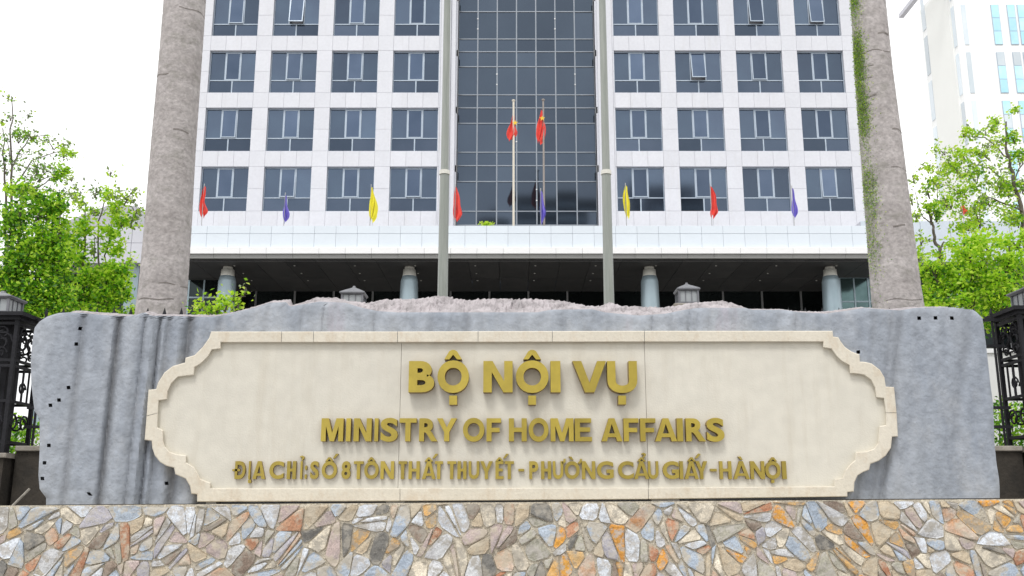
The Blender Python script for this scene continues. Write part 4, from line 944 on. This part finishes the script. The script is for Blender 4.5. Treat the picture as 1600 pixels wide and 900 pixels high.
# ------------------------------------------------------------------ iron fence, piers, lanterns
FYY = 10.5
def fz(py): return zat(py, FYY)
fence_z = dict(top=fz(480), r1=fz(500), r2=fz(541), r3=fz(637), r4=fz(667), base=fz(698))
pierX = {'l': xat(4, 560, FYY), 'r': xat(1617, 560, FYY)}
def scroll(g, cx, cz, r, y, s=1, th=.014, turns=1.3):
    pts = []
    for k in range(15):
        a = k/14*turns*2*math.pi; q = r*(1-.72*k/14); pts.append((cx+s*q*math.cos(a), y, cz+q*math.sin(a)))
    g.tube(pts, th, 5)
def fence_run(x0, x1, lab):
    t = thing('iron_fence', lab, 'fence', ((x0+x1)/2, FYY, YARD), 'black iron fence panels behind the slab'); o = Vector(((x0+x1)/2, FYY, YARD)); z = {k: v-YARD for k, v in fence_z.items()}
    X0, X1 = x0-o.x, x1-o.x
    MB().box(X0, X1, -.14, .14, 0, z['base']-.055).build('base_wall', M['basewall'], t)
    n_ = max(1, round((X1-X0)/.9))
    for i in range(n_): MB().bev(X0+(X1-X0)*i/n_+.004, X0+(X1-X0)*(i+1)/n_-.004, -.18, .18, z['base']-.055, z['base'], .008).build('coping_stone', M['basecoping'], t)
    for k in ('r1','r2','r3','r4'): MB().box(X0, X1, -.018, .018, z[k]-.016, z[k]+.016).build('rail', M['iron'], t)
    n_ = int((X1-X0)/.182); sp_ = (X1-X0)/n_
    g = MB(); g.box(-.010, .010, -.010, .010, z['base'], z['top']-.07)
    g.add([(-.022,0,z['top']-.075),(0,-.012,z['top']-.075),(.022,0,z['top']-.075),(0,.012,z['top']-.075),(0,0,z['top']),(0,0,z['top']-.11)], [(0,1,4),(1,2,4),(2,3,4),(3,0,4),(1,0,5),(2,1,5),(3,2,5),(0,3,5)])
    o1 = g.build('bar', M['iron'], t); bars = [o1]; o1.location = (X0+sp_*.5, 0, 0)
    for i in range(1, n_): c = o1.copy(); COL.objects.link(c); c.parent = t; c.location = (X0+sp_*(i+.5), 0, 0)
    g = MB(); zc = (z['r1']+z['r2'])/2; h = (z['r1']-z['r2'])/2
    scroll(g, 0, zc, h*.85, 0, 1); scroll(g, sp_*.95, zc, h*.85, 0, -1); scroll(g, .02, z['r2']-.07, .05, 0, 1, .01)
    o1 = g.build('scroll', M['iron'], t); o1.location = (X0+sp_*.5, 0, 0)
    for i in range(2, n_-1, 2): c = o1.copy(); COL.objects.link(c); c.parent = t; c.location = (X0+sp_*(i+.5), 0, 0)
    return t
def lantern(px, y_apex, y_eave, y_bot, half, Y, lab):
    X = xat(px, y_eave, Y); ze, za, zb = [zat(y, Y) for y in (y_eave, y_apex, y_bot)]; s = half*Y/F
    t = thing('lantern', lab, 'lantern', (X, Y, zb), 'square lanterns on the fence piers'); e = ze-zb; a = za-zb
    g = MB()
    def sq(r, z): return [(-r,-r,z),(r,-r,z),(r,r,z),(-r,r,z)]
    prof = [(s*.9, e-.02), (s, e), (s*.98, e+.015), (s*.45, e+(a-e)*.55), (s*.36, e+(a-e)*.6), (s*.12, e+(a-e)*.8), (s*.08, a)]
    vs = []; 
    for r_, z_ in prof: vs += sq(r_, z_)
    fs = [(3,2,1,0)]+[(k*4+i, k*4+(i+1)%4, (k+1)*4+(i+1)%4, (k+1)*4+i) for k in range(len(prof)-1) for i in range(4)]+[tuple(4*(len(prof)-1)+i for i in range(4))]
    g.add(vs, fs); g.build('cap', M['lampmetal'], t)
    b = s*.80
    g = MB(); g.box(-b-.02, b+.02, -b-.02, b+.02, 0, .03)
    for x in (-b, b):
        for y in (-b, b): g.box(x-.012, x+.012, y-.012, y+.012, .03, e-.015)
    for q in (-.33, .33):
        g.box(b*q-.005, b*q+.005, -b-.004, -b+.004, .03, e-.015); g.box(b*q-.005, b*q+.005, b-.004, b+.004, .03, e-.015)
        g.box(-b-.004, -b+.004, b*q-.005, b*q+.005, .03, e-.015); g.box(b-.004, b+.004, b*q-.005, b*q+.005, .03, e-.015)
    g.build('cage', M['lampmetal'], t)
    for ang in range(4):
        g = MB(); g.box(-b+.013, b-.013, -b+.006, -b+.009, .03, e-.02); o = g.build('glass_pane', M['lampglass'], t); o.rotation_euler.z = ang*math.pi/2
    return t
def iron_pier(X, Y, ztop, half, lab, base_z):
    t = thing('iron_pier', lab, 'pier', (X, Y, YARD), 'openwork iron piers carrying lanterns'); H = ztop-YARD; zb = base_z-YARD
    MB().box(-half*1.15, half*1.15, -half*1.15, half*1.15, 0, zb-.05).build('base', M['basewall'], t)
    MB().bev(-half*1.3, half*1.3, -half*1.3, half*1.3, zb-.05, zb, .008).build('coping_stone', M['basecoping'], t)
    for sx in (-1, 1):
        for sy in (-1, 1): 
            MB().box(sx*half-.02, sx*half+.02, sy*half-.02, sy*half+.02, zb, H-.08).build('corner_post', M['iron'], t)
    MB().box(-half*.5, half*.5, -half*.5, half*.5, zb, H-.1).build('inner_core', M['iron'], t)
    g = MB(); g.box(-half*1.35, half*1.35, -half*1.35, half*1.35, H-.045, H-.004); g.box(-half*1.15, half*1.15, -half*1.15, half*1.15, H-.085, H-.045); g.build('cap_plate', M['iron'], t)
    zs = [H-.12, H-.52, H-.58, zb+.55, zb+.12]
    for ang in range(4):
        g = MB()
        for z in zs: g.box(-half+.02, half-.02, -half-.012, -half+.012, z-.015, z+.015)
        for s in (-1, 1): 
            scroll(g, s*half*.42, H-.32, half*.48, -half, s, .013); scroll(g, s*half*.42, H-.22, half*.3, -half, -s, .011); scroll(g, s*half*.42, H-.44, half*.28, -half, s, .011)
            scroll(g, s*half*.45, zb+.33, half*.4, -half, s, .012)
        for q in (-.5, 0, .5): g.box(half*q-.009, half*q+.009, -half-.008, -half+.008, zb+.55, H-.58)
        g.box(-half+.02, half-.02, -half+.004, -half+.008, H-.50, H-.14) if False else None
        for q in range(3): 
            zc = zb+.7+q*.28; 
            if zc < H-.75: scroll(g, 0, zc, half*.3, -half, 1, .011)
        o = g.build('scroll_panel', M['iron'], t); o.rotation_euler.z = ang*math.pi/2
    return t
hp = 36*FYY/F
iron_pier(pierX['l'], FYY, fz(495), hp, 'black openwork iron pier under the lantern at the left edge', fz(710))
iron_pier(pierX['r'], FYY, fz(486), hp, 'black openwork iron pier under the lantern at the right edge', fz(700))
lantern(4, 455, 468, 494, 27, FYY, 'grey lantern with white glass on the iron pier at the far left')
lantern(1617, 443, 456, 485, 31, FYY, 'grey lantern on the iron pier at the far right edge')
midp = []
for px, ya, ye, yb, hf, side in ((553, 447, 461, 484, 20, 'left'), (1073, 442, 455, 478, 18.5, 'right')):
    Y = 12.6; X = xat(px, 470, Y); zt = zat(yb, Y)
    t = thing('gate_pier', 'stone pier behind the slab carrying the %s middle lantern' % side, 'pier', (X, Y, YARD), 'stone piers behind the slab'); H = zt-YARD
    MB().box(-.16, .16, -.16, .16, .3, H-.06).build('shaft', M['basecoping'], t); MB().box(-.21, .21, -.21, .21, 0, .3).build('base', M['basecoping'], t); MB().bev(-.2, .2, -.2, .2, H-.06, H-.002, .01).build('coping_stone', M['basecoping'], t)
    lantern(px, ya, ye, yb, hf, Y, 'dark lantern above the rocky slab top, ' + ('left of the left mast' if side == 'left' else 'right of the right mast'))
pl, pr_ = pierX['l']+hp*1.33, pierX['r']-hp*1.33
m1, m2 = pl+(pr_-pl)/3, pl+2*(pr_-pl)/3
fence_run(pl, m1, 'black spear topped iron fence from the left pier running behind the slab')
fence_run(m1+.002, m2, 'black iron fence hidden behind the middle of the slab')
fence_run(m2+.002, pr_, 'black spear topped iron fence from behind the slab to the right pier')
fence_run(pierX['l']-3.6, pierX['l']-hp*1.33, 'black iron fence continuing left of the left pier'); fence_run(pierX['r']+hp*1.33, pierX['r']+3.6, 'black iron fence continuing right of the right pier')
# pale stick leaning against the dark base at the left
p0, p1 = U(14, 796, 9.2), U(46, 764, 9.4); t = thing('bamboo_stick', 'thin pale stick leaning in the dark corner left of the slab', 'stick', p0)
MB().tube([(0,0,0), p1-p0], .012, 6).build('stick', M['basecoping'], t)

# white wall behind the right fence
a, b = U(1532, 545, 13.2), U(1720, 545, 13.2)
t = thing('garden_wall', 'white painted garden wall behind the fence at the right edge', 'wall', ((a.x+b.x)/2, 13.2, YARD)); hw = (b.x-a.x)/2
MB().box(-hw, hw, 0, .2, 0, a.z-YARD-.06).build('wall', M['whitewall'], t); MB().box(-hw-.03, hw+.03, -.03, .23, a.z-YARD-.06, a.z-YARD).build('coping', M['coping'], t)
a, b = U(-120, 668, 13.2), U(70, 668, 13.2)
t = thing('garden_wall', 'low white kerb wall behind the fence at the left edge', 'wall', ((a.x+b.x)/2, 13.2, YARD)); hw = (b.x-a.x)/2
MB().box(-hw, hw, 0, .2, 0, a.z-YARD-.06).build('wall', M['whitewall'], t); MB().box(-hw-.03, hw+.03, -.03, .23, a.z-YARD-.06, a.z-YARD).build('coping', M['coping'], t)

# ------------------------------------------------------------------ grey roofed house behind the left trees
Yh = 62; a = U(95, 356, Yh); b = U(245, 356, Yh)
t = thing('grey_roofed_house', 'house with a grey sloping roof seen between the left trees and palm', 'house', ((a.x+b.x)/2, Yh, YARD)); hw = (b.x-a.x)/2; zt = a.z-YARD; zr = zat(318, Yh+4)-YARD
MB().box(-hw, hw, 0, 9, 0, zt).build('wall', M['pinkwhite'], t)
g = MB(); g.add([(-hw-.3,-.4,zt),(hw+.3,-.4,zt),(hw+.3,9.4,zt),(-hw-.3,9.4,zt),(-hw*.7,4.5,zr),(-hw*.05,4.5,zr)], [(0,1,5,4),(1,2,5),(2,3,4,5),(3,0,4),(3,2,1,0)]); g.build('roof', M['roofgrey'], t)
for i in range(4):
    x = -hw+1+(2*hw-2)*i/3.4; q = MB(); q.box(x, x+1, -.06, -.01, zt-3, zt-1.4); wo = q.build('window', M['frame'], t); MB().box(x+.08, x+.92, -.075, -.062, zt-2.92, zt-1.48).build('pane', M['dglass'], wo)

# ------------------------------------------------------------------ far tower on the right
Yt = 140; tl = U(1500, 0, Yt); xt0 = xat(1507, 225, Yt); xt0 = xat(1490, 0, Yt)
ztt = zat(-42, Yt)
t = thing('residential_tower', 'high tower paled by distance with cyan window strips far right behind the trees', 'tower', (xt0, Yt, 0)); TW, TD = 34, 12
MB().box(0, TW, 0, TD, 0, ztt-1).build('wall', M['tower'], t)
MB().box(0, TW, 0, TD, ztt-.999, ztt).build('roof_slab', M['towerside'], t)
g = MB(); g.box(-3.3, -2.5, -1.5, TD+1, ztt-.9, ztt-.2); [g.box(-2.5, 0, y_, y_+.5, ztt-.8, ztt-.3) for y_ in (-1.4, .4)]; g.build('roof_beam', M['wing'], t)
def pz(py): return zat(py, Yt)
MB().box(-.25, 0, 1.5, 9.5, 0, ztt-1.02).build('side_panel', M['towerside'], t)
fl = pz(8)-pz(82)
for k in range(0, 9):
    z1 = pz(8)-fl*k+fl; z0 = z1-(pz(8)-pz(70))
    if z0 < 3: break
    for j in range(7):
        x = xat(1547, 8, Yt)-xt0+j*2.55+(0 if j % 3 != 2 else -.9)+(j//3)*.2
        q = MB(); q.box(x, x+1.25, -.12, -.02, z0, z1); wo = q.build('window', M['frame'], t)
        nn_ = 3
        for s in range(nn_): 
            c0_, c1_ = z0+(z1-z0)*s/nn_+.06, z0+(z1-z0)*(s+1)/nn_-.06
            MB().box(x+.07, x+1.18, -.15, -.121, c0_, c1_).build('pane', M['cyan'] if (s+k) % 4 else M['greywin'], wo)
    for yy_, ww_ in ((.3,.9),(10.2,1.2)):
        q = MB(); q.box(-.1, -.02, yy_, yy_+ww_, z0, z1); wo = q.build('window', M['greywin'], t)
    q = MB(); q.box(1.0, 1.7, -.1, -.02, z0, z1); q.build('window', M['greywin'], t)

# ------------------------------------------------------------------ towers across the road (seen mirrored in the glass)
M['farwall'] = mat('dark_grey_tower_wall', (.10,.105,.12), (.08,.085,.10), .7, .1)
for x0, x1, y_, lab in ((2,23,302,'dark tower across the road mirrored in the right part of the glass wall'), (36,52,286,'dark tower across the road mirrored in the lowest windows at the right'), (-8,-1,334,'narrow dark tower across the road mirrored beside the tall flagpoles')):
    Yo = -150.0; H = EYE+math.tan(PITCH+math.atan((450-y_)/F))*255; t = thing('distant_tower', lab, 'tower', ((x0+x1)/2, Yo, 0), 'dark towers across the road'); hw = (x1-x0)/2
    MB().box(-hw, hw, -16, 0, 0, H-1.2).build('wall', M['farwall'], t); MB().box(-hw*.6, hw*.5, -12, -4, H-1.2, H+1.5).build('roof_house', M['farwall'], t); MB().box(-hw-.3, hw+.3, -16.3, .3, H-1.2, H).build('roof_slab', M['shadow_trim'], t)
    g = MB(); z = 6.0
    while z < H-4: g.box(-hw+.8, hw-.8, 0, .12, z, z+1.5); z += 3.6
    tag(g.build('window_bands', M['greywin'], t), kind='stuff')
print('objects', len(bpy.data.objects))
